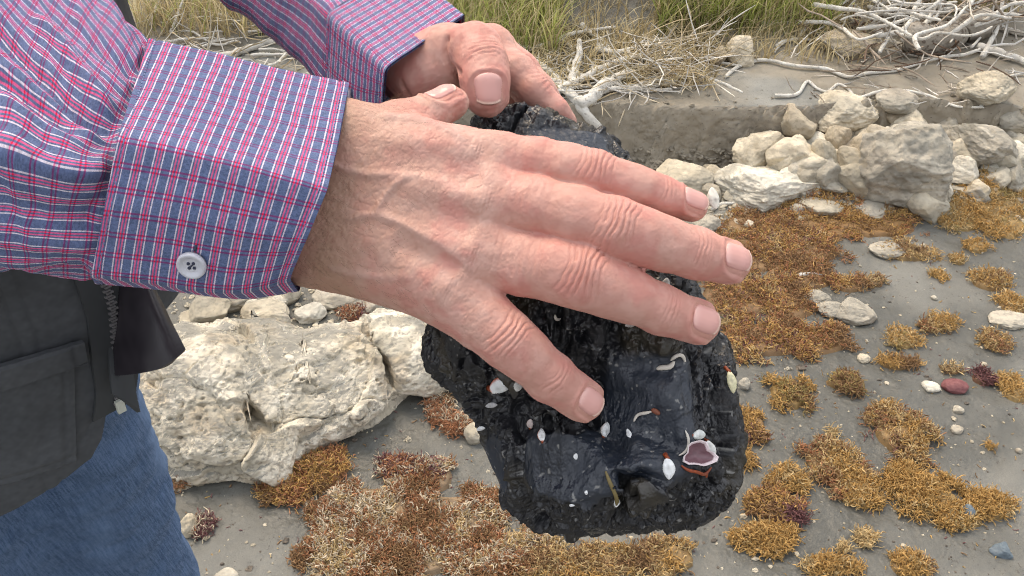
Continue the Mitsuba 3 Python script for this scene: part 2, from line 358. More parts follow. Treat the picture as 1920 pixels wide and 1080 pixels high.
rp = [
 ((380, 300, .390, 62), (640, 267, .387, 75), 1.25), ((360, 430, .386, 92), (610, 436, .384, 86), 1.25),
 ((640, 268, .386, 74), (905, 297, .384, 54), 1.15), ((650, 330, .384, 76), (905, 378, .378, 58), 1.15),
 ((640, 400, .383, 76), (880, 472, .376, 62), 1.15), ((600, 450, .384, 86), (845, 546, .376, 64), 1.12),
 ((690, 300, .394, 62), (860, 330, .392, 50), 1.0),
]
RH = Hand(rf, rp, 0.010, 0.008, DR)
m = RH.base(0.0020, 2, K(560, 825, .42) - [0.0, 0.0, 0.01], K(1460, 110, .345) + [0.01, 0.02, 0.0])
# the wrist runs on into the cuff: cut well inside the sleeve
v, f = np.array(m.vertices), np.array(m.faces)
n = vnormals(v, f)
info = {}
hk = person + '__hand'
_used[hk] = 1
for k, L, Wd, al, roll, side in (('index', .0132, .0118, -.0002, 0.0, .000), ('middle', .0146, .0136, .0006, 0.0, 0), ('ring', .0142, .0136, .0004, 0.0, 0), ('little', .0126, .0120, .0006, 0.0, 0), ('thumb', .0150, .0140, -.001, 0.0, 0)):
    info[k] = nail(RH, k, hk, 'nail_plate', L, Wd, al, roll, side=side)
disp = np.zeros(len(v)); hot = np.zeros(len(v)); cre = np.zeros(len(v))
def joint(k, i, xs, amp, w, seed, h=1.0, **kw):
    global disp, hot, cre
    d = wrinkles(RH, v, k, i, xs, amp, w, seed, **kw); disp += d; cre += -d / 0.0007
    J, a, s, nn, r = RH.frame(k, i)
    hot += h * np.exp(-(np.linalg.norm(v - J - nn * r * .6, axis=1) / (1.15 * r)) ** 2)
pip = [(-.0068, .45), (-.0048, .7), (-.0026, .9), (-.0006, 1.0), (.0016, .95), (.0038, .75), (.0062, .5)]
dip = [(-.0026, .55), (-.0010, .9), (.0008, .8), (.0026, .45)]
joint('index', 3, pip, .00085, .00042, 3); joint('index', 6, dip, .00055, .00045, 4, .8)
joint('middle', 3, pip, .00095, .00044, 5); joint('middle', 6, dip, .00065, .00048, 6, .8)
joint('ring', 3, pip, .00105, .00044, 7); joint('ring', 6, dip, .00055, .00045, 8, .8)
joint('little', 2, pip[1:6], .00085, .00042, 9); joint('little', 4, dip, .00055, .00045, 10, .8)
fine = [(x, .6) for x in np.arange(-.010, .0101, .0026)]
joint('middle', 1, fine, .00028, .0006, 21, .7, curve=0); joint('ring', 1, fine, .00026, .0006, 22, .7, curve=0); joint('index', 1, fine, .00026, .0006, 23, .7, curve=0)
# tendons and veins on the back of the hand
back = sm(0.15, 0.5, n @ RH.n)
def ridge(pts, w, amp, fade=(0.0, 1.0)):
    pts = np.array([K(*q) for q in pts]); P = spline(pts, 40)
    from scipy.spatial import cKDTree
    dd, ii = cKDTree(P[:, :2]).query(v[:, :2])
    t = ii / 39.0
    return amp * np.exp(-(dd / w) ** 2) * back * (fade[0] + (fade[1] - fade[0]) * sm(0, 1, t)) * sm(0, .12, t) * sm(1.0, .9, t)
disp += ridge([(690, 262, .37), (800, 262, .37), (905, 287, .37)], .0045, .0013, (.5, 1.2))
disp += ridge([(680, 330, .37), (800, 352, .37), (925, 385, .37)], .0045, .0013, (.3, 1.2))
disp += ridge([(690, 400, .37), (790, 440, .37), (900, 482, .37)], .0045, .0012, (.4, 1.2))
disp += ridge([(670, 440, .37), (760, 500, .37), (850, 552, .37)], .0050, .0010, (.3, 1.2))
disp -= ridge([(735, 455, .37), (800, 478, .37), (870, 512, .37)], .0046, .0017, (1, .6))
disp -= ridge([(760, 395, .37), (830, 408, .37), (900, 430, .37)], .0050, .0010, (.6, 1))
disp -= ridge([(740, 300, .37), (830, 320, .37), (910, 338, .37)], .0050, .0010, (.6, 1))
vein = ridge([(600, 300, .37), (700, 330, .37), (770, 330, .37), (840, 345, .37)], .0017, 1.0, (1, .5)) + ridge([(640, 420, .37), (705, 405, .37), (765, 428, .37), (840, 470, .37), (900, 520, .37)], .0017, 1.0, (1, .6)) \
     + ridge([(700, 215, .37), (765, 213, .37), (830, 236, .37), (880, 268, .37)], .0018, 1.1, (1, .8)) + ridge([(705, 405, .37), (730, 360, .37), (770, 330, .37)], .0015, .8, (1, 1)) + ridge([(610, 500, .37), (700, 520, .37), (780, 520, .37)], .0017, .8, (1, .6))
disp += 0.0010 * vein
for k in info:
    e_ = nail_bed(v, info[k]); disp += e_; cre += np.clip(-e_ / .0003, 0, 1) * .9; hot += np.clip(e_ / .0006, 0, 1) * .6
# fine criss-cross skin relief, coarser on the back of the hand
disp += (0.5 - np.abs(nz(v, 260, 31, 3))) * 0.00045 * sm(K(1000, 0, .38)[0], K(800, 0, .38)[0], v[:, 0]) + nz(v, 110, 33, 2) * 0.0010
_, ck_ = facets(v, .0030, 90, 0, 0, stretch=(1.25, .8, 1)); _, ck2_ = facets(v, .0016, 91, 0, 0)
wide_ = .35 + .65 * sm(K(1080, 0, .38)[0], K(880, 0, .38)[0], v[:, 0])
disp -= (.00016 * np.exp(-(ck_ / .00042) ** 2) + .00008 * np.exp(-(ck2_ / .0003) ** 2)) * wide_
v2 = v + n * disp[:, None]
tan = sm(K(860, 0, .38)[0], K(600, 0, .38)[0], v[:, 0]) * (0.72 + 1.2 * nz(v, 60, 41, 3)) + 0.10
col = skin_color(v, n, hot * 0.55 + 0.25 * sm(K(900, 0, .38)[0], K(1080, 0, .38)[0], v[:, 0]), tan, 50)
cre = np.clip(cre, 0, 1)[:, None] * 0.35
col = col * (1 - cre) + np.array([0.42, 0.17, 0.13]) * cre
vv = np.clip(vein, 0, 1)[:, None] * 0.16
col = col * (1 - vv) + np.array([0.36, 0.27, 0.27]) * vv
_used[hk] = 0
put('hand', (tw(v2), f), 'skin', person, color=col, label='hand spread flat over the black rock with the back turned to the viewer')
right_v, right_f, right_n = v2, f, n

# fine hair on the wrist and the back of the hand
from scipy.spatial import cKDTree
ok = np.where((n @ RH.n > 0.1) & (v[:, 0] < K(800, 0, .38)[0]) & (v[:, 0] > K(555, 0, .38)[0]))[0]
pick = rng.choice(ok, 900, p=None, replace=False)
hairs = []
for i in pick:
    w = 1 - sm(K(620, 0, .38)[0], K(800, 0, .38)[0], v[i, 0])
    if rng.random() > 0.15 + 0.85 * w: continue
    d0 = norm(np.array([0.75, -0.65, 0.0]) + rng.normal(0, .25, 3)); d0 = norm(d0 - n[i] * (d0 @ n[i]) + n[i] * rng.uniform(.06, .22)); Lh = rng.uniform(.005, .011)
    pts = np.array([v2[i] - n[i] * .0003 + d0 * Lh * t - n[i] * (t ** 2) * .0012 for t in (0, .33, .66, 1)])
    hairs.append(tube(tw(pts), np.array([2.8e-5, 2.8e-5, 2.2e-5, 1.2e-5]), 3, cap=False))
mat('hair', (0.17, 0.105, 0.065), 0.5)
put('arm_hair', cat(hairs), 'hair', hk, smooth=True, kind='stuff')

# ---- left hand, gripping the top of the rock
DL = [0.25, 0.95, 0.2]
lf = {
 'thumb': ([0.10, 0.15, 1.0], [(835, 92, .452, 46), (893, 92, .440, 47), (905, 120, .433, 45), (910, 150, .429, 44), (912, 180, .428, 40)]),
 'index': ([0.6, 0.7, 0.3], [(920, 100, .475, 44), (968, 135, .466, 36), (1004, 172, .462, 31), (1040, 205, .462, 25), (1062, 225, .466, 20)]),
 'middle': ([0.6, 0.75, 0.2], [(925, 92, .495, 42), (975, 128, .488, 34), (1012, 165, .484, 28), (1045, 205, .488, 23)]),
 'ring': ([0.6, 0.75, 0.0], [(900, 100, .515, 40), (960, 140, .510, 32), (1000, 190, .512, 28), (1010, 235, .515, 24)]),
 'little': ([0.6, 0.75, 0.0], [(880, 115, .530, 36), (935, 150, .528, 28), (970, 195, .530, 24)]),
}
lp = [
 ((770, 105, .492, 50), (785, 122, .478, 56), 1.0), ((755, 145, .49, 46), (780, 162, .482, 48), 1.0),
 ((770, 125, .462, 58), (835, 100, .452, 50), 1.0), ((790, 150, .456, 52), (838, 132, .450, 42), 1.0),
 ((770, 110, .48, 60), (920, 92, .476, 46), 1.0), ((770, 110, .50, 60), (918, 92, .497, 46), 1.0), ((770, 125, .51, 56), (890, 105, .515, 44), 1.0),
]
LH = Hand(lf, lp, 0.005, 0.004, DL)
m = LH.base(0.0020, 1, K(700, 260, .55) - [0.02, 0.01, 0.005], K(1110, 10, .40) + [0.02, 0.02, 0.0])
v, f = np.array(m.vertices), np.array(m.faces); n = vnormals(v, f)
lk = person + '__hand_001'
lnail = nail(LH, 'thumb', lk, 'nail_plate', .0150, .0146, .0004, 0.05, tipw=.95)
disp = nail_bed(v, lnail)
hot = np.zeros(len(v)); cre = np.zeros(len(v))
RHs = RH; 
for k, i, xs, amp, seed in (('thumb', 2, pip[1:6], .0006, 13), ('index', 2, pip[1:6], .0006, 14)):
    d = wrinkles(LH, v, k, i, xs, amp, .0005, seed); disp += d; cre += -d / .0007
    J, a, s, nn, r = LH.frame(k, i); hot += np.exp(-(np.linalg.norm(v - J, axis=1) / (1.5 * r)) ** 2)
_, ck_ = facets(v, .0028, 92, 0, 0); disp -= .00016 * np.exp(-(ck_ / .0004) ** 2); disp += nz(v, 110, 34, 2) * 0.0010 + (0.5 - np.abs(nz(v, 260, 35, 3))) * 0.0003
# the deep fold at the root of the thumb, and the wrist crease
def fold(pts, w, amp):
    P = spline([K(*q) for q in pts], 30); dd = cKDTree(P[:, :2]).query(v[:, :2])[0]
    return -amp * np.exp(-(dd / w) ** 2) * (n[:, 2] > 0.1)
g_ = fold([(838, 75, .44), (834, 100, .44), (846, 128, .44), (864, 148, .44)], .0011, .0022) + fold([(750, 148, .44), (758, 165, .44), (771, 185, .44)], .0009, .0012)
disp += g_; cre += -g_ / .0022
col = skin_color(v, n, hot * 0.5 + .15, 0.10 + 0 * hot, 70)
cr = np.clip(cre, 0, 1)[:, None] * 0.35; col = col * (1 - cr) + np.array([0.42, 0.18, 0.13]) * cr
_used[lk] = 0
put('hand', (tw(v + n * disp[:, None]), f), 'skin', person, color=col, label='hand gripping the top of the black rock with the thumb in front')
# ------------------------------------------------------------------ the black rock
DRK = .43
out_px = [(880, 240), (893, 214), (925, 194), (962, 184), (1000, 190), (1040, 197), (1085, 212), (1118, 222), (1154, 249), (1176, 272), (1196, 297), (1215, 345), (1245, 395), (1275, 440), (1300, 495), (1318, 545), (1330, 592), (1352, 625),
          (1372, 652), (1378, 690), (1372, 715), (1384, 752), (1397, 810), (1394, 862), (1380, 905), (1376, 955), (1332, 984), (1290, 994), (1240, 1000), (1200, 1010), (1150, 1020), (1100, 1022), (1050, 1027), (1006, 1020), (970, 990),
          (945, 955), (935, 912), (920, 885), (903, 840), (893, 800), (868, 775), (850, 748), (815, 722), (795, 700), (789, 672), (793, 630), (806, 560), (822, 480), (838, 400), (852, 320), (862, 270)]
poly = Polygon([K(x, y, DRK)[:2] for x, y in out_px])
gx = np.arange(-0.075, 0.13, 0.0008); gy = np.arange(-0.14, 0.11, 0.0008)
GX, GY = np.meshgrid(gx, gy, indexing='ij')
ins = contains_xy(poly, GX.ravel(), GY.ravel()).reshape(GX.shape)
S2 = (ndimage.distance_transform_edt(~ins) - ndimage.distance_transform_edt(ins)) * 0.0008
S2 = ndimage.gaussian_filter(S2, 1.5)
front = [(1150, 682, .404), (1285, 682, .398), (1193, 890, .386), (1300, 876, .391), (1128, 742, .414), (1142, 820, .410), (1184, 888, .404), (991, 822, .407), (1110, 828, .397), (1068, 945, .394), (1179, 937, .390), (1049, 907, .399), (1000, 803, .413), (1100, 806, .409), (1340, 700, .408), (1345, 850, .404), (1385, 900, .43), (960, 200, .447), (1040, 212, .446), (1110, 238, .441), (1180, 300, .437), (890, 230, .446), (912, 215, .4395), (1000, 240, .434), (1100, 270, .430), (870, 300, .430), (900, 400, .405), (1000, 300, .412), (1100, 400, .400), (1230, 400, .413), (1290, 520, .413),
         (1100, 560, .3915), (1000, 600, .395), (900, 560, .398), (850, 650, .415), (800, 690, .430), (810, 560, .425), (1200, 600, .3925), (1320, 600, .408), (1380, 720, .428), (950, 700, .400),
         (1050, 800, .398), (950, 800, .414), (1140, 880, .389), (990, 880, .408), (1250, 740, .392), (1310, 860, .394), (1200, 870, .385), (1155, 700, .404), (1175, 800, .402), (1190, 890, .400),
         (1010, 925, .402), (1100, 925, .391), (1250, 905, .388), (1335, 890, .402), (1010, 1000, .440), (1150, 1000, .428), (1300, 970, .422), (1390, 820, .428), (930, 900, .436), (870, 780, .432), (1100, 965, .410), (1230, 955, .405)]
cx_, cy_ = np.mean(out_px, 0)
front += [(cx_ + (x - cx_) * 1.12, cy_ + (y - cy_) * 1.12, .447) for x, y in out_px[::2]]
fp = np.array([K(x, y, d) for x, y, d in front])
from scipy.interpolate import LinearNDInterpolator, NearestNDInterpolator
ZF = LinearNDInterpolator(fp[:, :2], fp[:, 2])(GX, GY); bad = np.isnan(ZF); ZF[bad] = NearestNDInterpolator(fp[:, :2], fp[:, 2])(GX[bad], GY[bad])
ZF = ndimage.gaussian_filter(ZF, 1.6)
ZF = np.clip(ZF, -.46, -.378)
def samp(A, p):
    c = [(p[:, 0] - gx[0]) / .0008, (p[:, 1] - gy[0]) / .0008]
    return ndimage.map_coordinates(A, c, order=1, mode='nearest')
def rock_sdf(p):
    s = samp(S2, p)
    return smax(smax(s, (p[:, 2] - samp(ZF, p)) * .8, .006), -(p[:, 2] + .492 - 0.25 * s * 0), .012)
m = surface_nets(rock_sdf, [-.07, -.135, -.50], [.125, .105, -.37], .0022)
m = subdiv(subdiv(m))
v = project(rock_sdf, m.vertices, 2); f = m.faces
v = np.array(v); n = vnormals(v, f)
# split, charred-looking relief: grain running down the slab, chips and steps
q = v * np.array([1, .28, 1.0]); w = v + 0.004 * np.stack([nz(v, 90, 1), nz(v, 90, 2), nz(v, 90, 3)], -1)
step = np.floor(nz(w * [1, .5, 1], 70, 11, 3) * 9) / 9
panel = sm(-.02, .005, -(np.abs(w[:, 0] - K(1150, 0, .395)[0]) - .020)) * 0
flat_px = v[:, :2]
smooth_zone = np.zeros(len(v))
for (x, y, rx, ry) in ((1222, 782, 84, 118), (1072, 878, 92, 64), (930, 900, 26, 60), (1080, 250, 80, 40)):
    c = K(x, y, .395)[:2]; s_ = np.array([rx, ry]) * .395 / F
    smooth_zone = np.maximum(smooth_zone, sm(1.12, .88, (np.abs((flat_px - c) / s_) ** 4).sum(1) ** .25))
rough = 1 - 0.78 * smooth_zone
d = rough * (0.006 * (step + .0) + 0.0065 * nz(q, 75, 5, 4) + 0.0030 * nz(v, 300, 6, 3) - 0.0035 * sm(.10, .30, nz(q, 190, 8, 3))) + (1 - rough) * (0.0022 * nz(q, 190, 9, 3) + .0010 * nz(v, 500, 10, 2))
fa, cr1 = facets(v, .024, 5, .0026, .17, warp=.10, stretch=(1.15, .6, 1)); fb, cr2 = facets(v, .0095, 6, .0009, .17, warp=.12, stretch=(1.3, .55, 1)); fc, cr3 = facets(v, .0040, 7, .0003, .13, warp=.15, stretch=(1.3, .5, 1))
fib = nz(v * [1, .16, 1], 380, 15, 3)
panel = np.clip(smooth_zone * 1.3, 0, 1)
d = (1 - panel) * (.30 * d + fa + 1.3 * fb + 1.8 * fc + .0026 * fib + .0030 * nz(v + 3.1, 240, 18, 3) + .0022 * nz(v + 1.7, 560, 19, 2)) + panel * (.12 * fa + .18 * fb + .0011 * fib + .0006 * nz(v * [1, .3, 1], 160, 16, 2)) - .0022 * (1 - panel) * sm(.14, .26, nz(v * [1, .4, 1], 170, 17, 3))
d *= .50 + .50 * sm(-.001, -.010, samp(S2, v)); d = np.clip(d, -.008, .0050)
rm = trimesh.smoothing.filter_taubin(trimesh.Trimesh(v + n * d[:, None], f, process=False), iterations=1); rv = np.array(rm.vertices)
rk = np.clip(nz(v, 60, 81, 3) * 1.6 + .5, 0, 1)[:, None]; sp = sm(.14, .26, nz(v * [1, .7, 1] + [3.1, 2.7, 1.3], 420, 82, 3))[:, None]; br = sm(.02, .22, nz(v, 38, 83, 3))[:, None]; ch = sm(.25, .30, nz(v + [2.1, 1.7, 3.3], 520, 84, 2))[:, None]
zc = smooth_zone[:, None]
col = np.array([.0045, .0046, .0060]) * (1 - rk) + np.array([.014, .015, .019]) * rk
col = col * (1 - zc) + (np.array([.012, .016, .025]) * (1 - rk) + np.array([.026, .033, .048]) * rk) * zc  # flat panels painted lighter and bluer, standing in for the sky's reflection
col = col * (1 - .55 * br * (1 - zc)) + np.array([.050, .041, .024]) * .55 * br * (1 - zc)
col = col * (1 - .5 * sp) + np.array([.085, .090, .10]) * .5 * sp
col = col * (1 - .6 * ch) + np.array([.30, .30, .29]) * .6 * ch
matv('black_rock', rough=lambda p, n_, uv: 0.24 + 0.38 * SS(.3, .7, FB(p.x * 110, p.y * 110, p.z * 110, 3)), bump=lambda p, n_, uv: FB(p.x * 420, p.y * 420, p.z * 150, 4) * .0011 + FB(p.x * 1500, p.y * 1500, p.z * 900, 2) * .0004, bump_eps=3e-4, spec=0.6)
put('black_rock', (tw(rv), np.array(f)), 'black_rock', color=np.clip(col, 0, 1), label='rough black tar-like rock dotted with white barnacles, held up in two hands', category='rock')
rock_tree = cKDTree(rv); rock_n = vnormals(rv, np.array(f))
def on_rock(px, py):
    """where the sight line of that pixel first meets the rock (camera-aligned), and the normal there"""
    dirn = norm(K(px, py, 1.0)); t = np.linalg.norm(rv - (rv @ dirn)[:, None] * dirn, axis=1)
    c = np.where(t < .0012)[0]
    if len(c) == 0: c = np.argsort(t)[:6]
    i = c[np.argmax(rv[c, 2])]
    nn = norm(rock_n[rock_tree.query(rv[i], 40)[1]].sum(0))
    return rv[i], nn
# ------------------------------------------------------------------ clothes
def plaid(p, n, uv):
    a, b = uv.x, uv.y                                           # metres of cloth; the strong stripes repeat along a
    def band(x, period, offs, w):
        t = x / period; t = (t - dr.floor(t)) * period
        m = mi.Float(0)
        for o in offs: m = dr.maximum(m, 1 - SS(w * .55, w * 1.15, dr.abs(t - o)))
        return m
    th = N(a * 2600, b * 2600)
    c = MIX([0.074, 0.101, 0.198], [0.122, 0.158, 0.285], th)
    thread = lambda x: 0.80 + 0.40 * N(x[0] * 900, x[1] * 1800)
    m2 = band(b, .0080, (.0030, .0046), .00040)
    c = MIX(c, [0.16, 0.030, 0.13], m2 * .85)
    red = band(a, .0072, (.0030, .0042), .00034); wh = band(a, .0072, (.0019, .0053), .00029)
    c = MIX(c, MIX([0.62, 0.10, 0.24], [0.70, 0.012, 0.05], m2), red * .92)
    c = MIX(c, MIX([0.74, 0.66, 0.74], [0.72, 0.20, 0.34], m2), wh * .72)
    return c * thread((a, b))
def weave(p, n, uv): return 0.00006 * (N(uv.x * 3200, uv.y * 3200) + .6 * N(uv.x * 1300, uv.y * 1300))
mat('plaid', plaid, 0.85, bump=weave, bump_eps=1.2e-4, spec=0.25, sheen=0.3)

def ring(pts, n, sigma):
    """closed polygon of (px, py, d) -> n points with corners rounded over sigma metres, starting at the first point"""
    P = np.array([K(*q) for q in pts]); P = np.vstack([P, P[:1]])
    s = np.concatenate([[0], np.cumsum(np.linalg.norm(np.diff(P, axis=0), axis=1))])
    t = np.linspace(0, s[-1], 400, endpoint=False)
    R = np.stack([np.interp(t, s, P[:, i]) for i in range(3)], -1)
    R = ndimage.gaussian_filter1d(R, sigma / (s[-1] / 400), axis=0, mode='wrap')
    # re-anchor so that the control points sit at the same fraction in every section
    fr = s / s[-1]
    u = np.interp(np.linspace(0, 1, n + 1), np.linspace(0, 1, len(fr)), fr)
    k = u * 400
    R2 = np.vstack([R, R[:1]])
    return np.stack([np.interp(k, np.arange(401), R2[:, i]) for i in range(3)], -1), s[-1]      # n + 1 points, first = last
def loft(secs, n, nu, sigma, bulge=0.0):
    rs = [ring(q, n, sigma) for q in secs]
    R = np.array([r for r, _ in rs]); per = np.mean([p for _, p in rs])
    c = R.mean(1); s = np.concatenate([[0], np.cumsum(np.linalg.norm(np.diff(c, axis=0), axis=1))])
    cs = CubicSpline(s, R, axis=0, bc_type='natural') if len(s) > 2 else (lambda x: R[0] + (R[1] - R[0]) * (np.asarray(x) / s[1])[:, None, None])
    x = np.linspace(0, s[-1], nu)
    G = cs(x)
    # arc lengths in the cloth, from the most visible generator
    seg = np.linalg.norm(np.diff(G, axis=1), axis=2); vv = np.concatenate([np.zeros((nu, 1)), np.cumsum(seg, 1)], 1)
    V = vv.mean(0)[None].repeat(nu, 0)
    ax = np.linalg.norm(np.diff(G, axis=0), axis=2); U = np.concatenate([np.zeros((1, n + 1)), np.cumsum(ax, 0)], 0)
    U = U.mean(1)[:, None].repeat(n + 1, 1) * .6 + U * .4
    return G, U, V
def grid_faces(nu, nv):
    i, j = np.meshgrid(np.arange(nu - 1), np.arange(nv - 1), indexing='ij')
    q = np.stack([i * nv + j, i * nv + j + 1, (i + 1) * nv + j + 1, (i + 1) * nv + j], -1).reshape(-1, 4)
    return np.vstack([q[:, [0, 1, 2]], q[:, [0, 2, 3]]])
def grid_normals(G):
    du = np.gradient(G, axis=0); dv = np.gradient(G, axis=1)
    nn = norm(np.cross(du, dv)); return nn
def cloth(name, G, U, V, parent, swap, disp=None, outward=None, thick=.0011, rimmed=True, bsdf='plaid', **kw):
    nn = grid_normals(G)
    c = G.mean(1, keepdims=True)
    if ((G - c) * nn).sum() < 0: nn = -nn
    if disp is not None: G = G + nn * disp[..., None]
    nu, nv = G.shape[:2]
    f = grid_faces(nu, nv)
    A = [G]; UVs = [np.stack([U, V], -1)]
    inner = G - nn * thick
    L = np.concatenate([G, inner[::-1]], 0) if rimmed else G
    UV = np.concatenate([np.stack([U, V], -1), np.stack([U, V], -1)[::-1]], 0) if rimmed else np.stack([U, V], -1)
    f = grid_faces(L.shape[0], nv)
    uv = UV.reshape(-1, 2)
    if swap: uv = uv[:, ::-1]
    return put(name, (tw(L.reshape(-1, 3)), f), bsdf, parent, uv=np.ascontiguousarray(uv), **kw)

shirt = person + '__shirt_sleeve'
# right cuff: from the opening back to the seam; control points: top, fold, bottom, back-bottom, back-top
cuff_r = [
 [(655, 150, .390), (638, 244, .358), (614, 354, .332), (575, 450, .338), (543, 524, .352), (560, 545, .385), (590, 470, .430), (640, 215, .440)],
 [(562, 132, .394), (531, 228, .363), (500, 320, .330), (474, 435, .335), (450, 547, .350), (460, 562, .39), (500, 480, .438), (560, 190, .442)],
 [(432, 102, .398), (401, 193, .363), (370, 287, .328), (346, 410, .333), (324, 537, .348), (330, 548, .39), (380, 470, .44), (430, 170, .444)],
 [(280, 68, .398), (252, 162, .363), (222, 257, .328), (196, 390, .333), (170, 522, .348), (180, 532, .39), (230, 450, .44), (275, 130, .444)],
]
G, U, V = loft(cuff_r, 180, 130, .0022)
xx = np.linspace(0, 1, 130)[:, None]; th = np.linspace(0, 1, 181)[None]
d = 0.0016 * (nz(np.stack([U * 1.0, V * 1.0, U * 0], -1), 28, 3, 2)) + 0.0006 * nz(np.stack([U, V, U * 0], -1), 110, 5, 2)
d += -0.0006 * np.exp(-((U - .004) / .0008) ** 2) - 0.0006 * np.exp(-((U - U[-1:] + .003) / .0008) ** 2)       # the stitched edges
d[:, -1] = d[:, 0]
ck = cloth('cuff', G, U, V, shirt, False, d)
cuffG = G
# right sleeve: seam, then back over the elbow and up to the shoulder
slv_r = [
 [(277, 80, .400), (207, 318, .337), (176, 514, .350), (190, 524, .39), (235, 445, .437), (275, 145, .437)],
 [(262, 52, .402), (150, 322, .330), (120, 508, .346), (130, 516, .39), (190, 440, .444), (255, 110, .446)],
 [(200, -15, .405), (60, 300, .326), (45, 496, .345), (50, 505, .40), (110, 400, .455), (190, 60, .46)],
 [(80, -120, .41), (-80, 270, .327), (-80, 470, .348), (-70, 480, .41), (-20, 370, .47), (80, -20, .475)],
 [(-260, -330, .41), (-380, 150, .335), (-400, 400, .36), (-380, 410, .42), (-330, 300, .49), (-250, -160, .49)],
]
sh = np.array([-.50, .46, 1.36])
def cam_of(w):
    q = np.asarray(w) - CAM; d = q @ FWD; return (960 + F * (q @ RGT) / d, 540 - F * (q @ UPV) / d, d)
def arm_ring(c, u, w, ru, rw, start=0.0):
    return [cam_of(np.array(c) + ru * math.cos(t + start) * np.array(u) + rw * math.sin(t + start) * np.array(w)) for t in np.arange(6) * math.pi / 3]
G, U, V = loft(slv_r, 260, 260, .006)
# cloth gathered at the cuff, long drag folds further back
s1 = np.stack([U * 12, V * 75, U * 0], -1); s2 = np.stack([(U + .55 * V) * 38, (V - .5 * U) * 9, U * 0], -1)
d = 0.0060 * np.exp(-U / .035) * (nz(s1, 1, 4, 2) * 2) * sm(0, .006, U) + 0.0150 * sm(.004, .05, U) * nz(s2, 1, 14, 3) + .0020 * nz(np.stack([U, V, U * 0], -1), 70, 15, 3) * sm(0, .02, U)
def crease(u0, v0, u1, v1, w, a):
    e = np.array([u1 - u0, v1 - v0]); Le = np.linalg.norm(e); e /= Le
    x = (U - u0) * e[0] + (V - v0) * e[1]; y = -(U - u0) * e[1] + (V - v0) * e[0]
    return a * np.exp(-(y / w) ** 2) * sm(-.004, .012, x) * sm(Le + .004, Le - .012, x)
vc = V[0][int(260 * 1 / 6)]                                     # arc length at the fold line
d += crease(.004, vc - .020, .085, vc - .050, .0045, .0055) - crease(.006, vc - .030, .08, vc - .066, .0040, .0048) + crease(.004, vc - .042, .055, vc - .085, .0045, .0055) + crease(.0, vc, .13, vc, .0040, .0040) + crease(.01, vc - .012, .14, vc - .035, .007, .0050) - crease(.015, vc - .022, .12, vc - .052, .006, .0050)
d[:, -1] = d[:, 0]
kk = .42 * (1 - sm(vc - .075, vc + .010, V)); SH = kk * np.minimum(U, .105)
SH[:, -1] = 0; cloth('shirt_sleeve', G, U, V + SH, person, True, d)
# upper arm: from behind the elbow up to the shoulder (outside the picture)
def bare(path, r, name, parent, bsdf):
    vv_, ff_ = tube(spline(path, 24), np.interp(np.linspace(0, 1, 24), np.linspace(0, 1, len(r)), r), 40)
    P = spline(path, 24); s_ = np.concatenate([[0], np.cumsum(np.linalg.norm(np.diff(P, axis=0), axis=1))])
    uu = np.concatenate([np.repeat(s_, 40), [0, s_[-1]]]); ww = np.concatenate([np.tile(np.arange(40) / 40 * 2 * np.pi * np.mean(r), 24), [0, 0]])
    nn = vnormals(vv_, ff_); vv_ = vv_ + nn * (.010 * nz(vv_, 18, 3, 2))[:, None]
    put(name, (vv_, ff_), bsdf, parent, uv=np.stack([ww, uu], -1))
el = tw(G[-1].mean(0)); 
bare([tw(G[-6].mean(0)), el + [-.02, .01, .03], (el + sh) / 2 + [-.03, -.02, .01], sh], [.055, .066, .070, .080], 'upper_sleeve', person, 'plaid')

# left cuff and sleeve
cuff_l = [
 [(870, 26, .462), (722, 128, .424), (716, 205, .440), (735, 225, .475), (800, 190, .525), (872, 70, .528)],
 [(817, -16, .492), (668, 76, .452), (660, 212, .468), (680, 225, .50), (750, 150, .55), (830, 20, .555)],
 [(753, -60, .525), (612, 24, .482), (608, 178, .500), (630, 190, .53), (690, 120, .58), (770, -20, .585)],
]
G, U, V = loft(cuff_l, 160, 100, .0022)
d = 0.0012 * nz(np.stack([U, V, U * 0], -1), 40, 6, 3) - 0.0006 * np.exp(-((U - .004) / .0008) ** 2) - 0.0006 * np.exp(-((U - U[-1:] + .003) / .0008) ** 2); d[:, -1] = d[:, 0]
ck2 = cloth('cuff', G, U, V, numbered('tmp') and shirt + '_001', False, d)
cuffL = G
slv_l = [
 [(750, -56, .528), (613, 22, .485), (609, 174, .503), (630, 186, .532), (688, 116, .578), (766, -22, .58)],
 [(730, -100, .575), (575, -12, .510), (552, 108, .528), (572, 128, .552), (650, 60, .60), (745, -60, .61)],
 [(680, -150, .605), (515, -50, .540), (480, 42, .560), (495, 58, .585), (590, 0, .64), (690, -110, .65)],
 [(560, -260, .66), (400, -130, .60), (360, -40, .62), (380, -20, .65), (470, -80, .70), (580, -200, .71)],
]
G, U, V = loft(slv_l, 180, 140, .006)
d = 0.0030 * np.exp(-U / .03) * (nz(np.stack([U * 10, V * 70, U * 0], -1), 1, 24, 2) * 2) * sm(0, .006, U) + .007 * nz(np.stack([(U - .5 * V) * 30, (V + .5 * U) * 10, U * 0], -1), 1, 25, 3) * sm(.004, .04, U); d[:, -1] = d[:, 0]
cloth('shirt_sleeve', G, U, V, person, True, d)
el2 = tw(G[-1].mean(0))
bare([tw(G[-6].mean(0)), el2 + [-.01, .02, .03], np.array([-.27, .80, 1.28]), np.array([-.30, .76, 1.36])], [.055, .066, .068, .076], 'upper_sleeve', person, 'plaid')

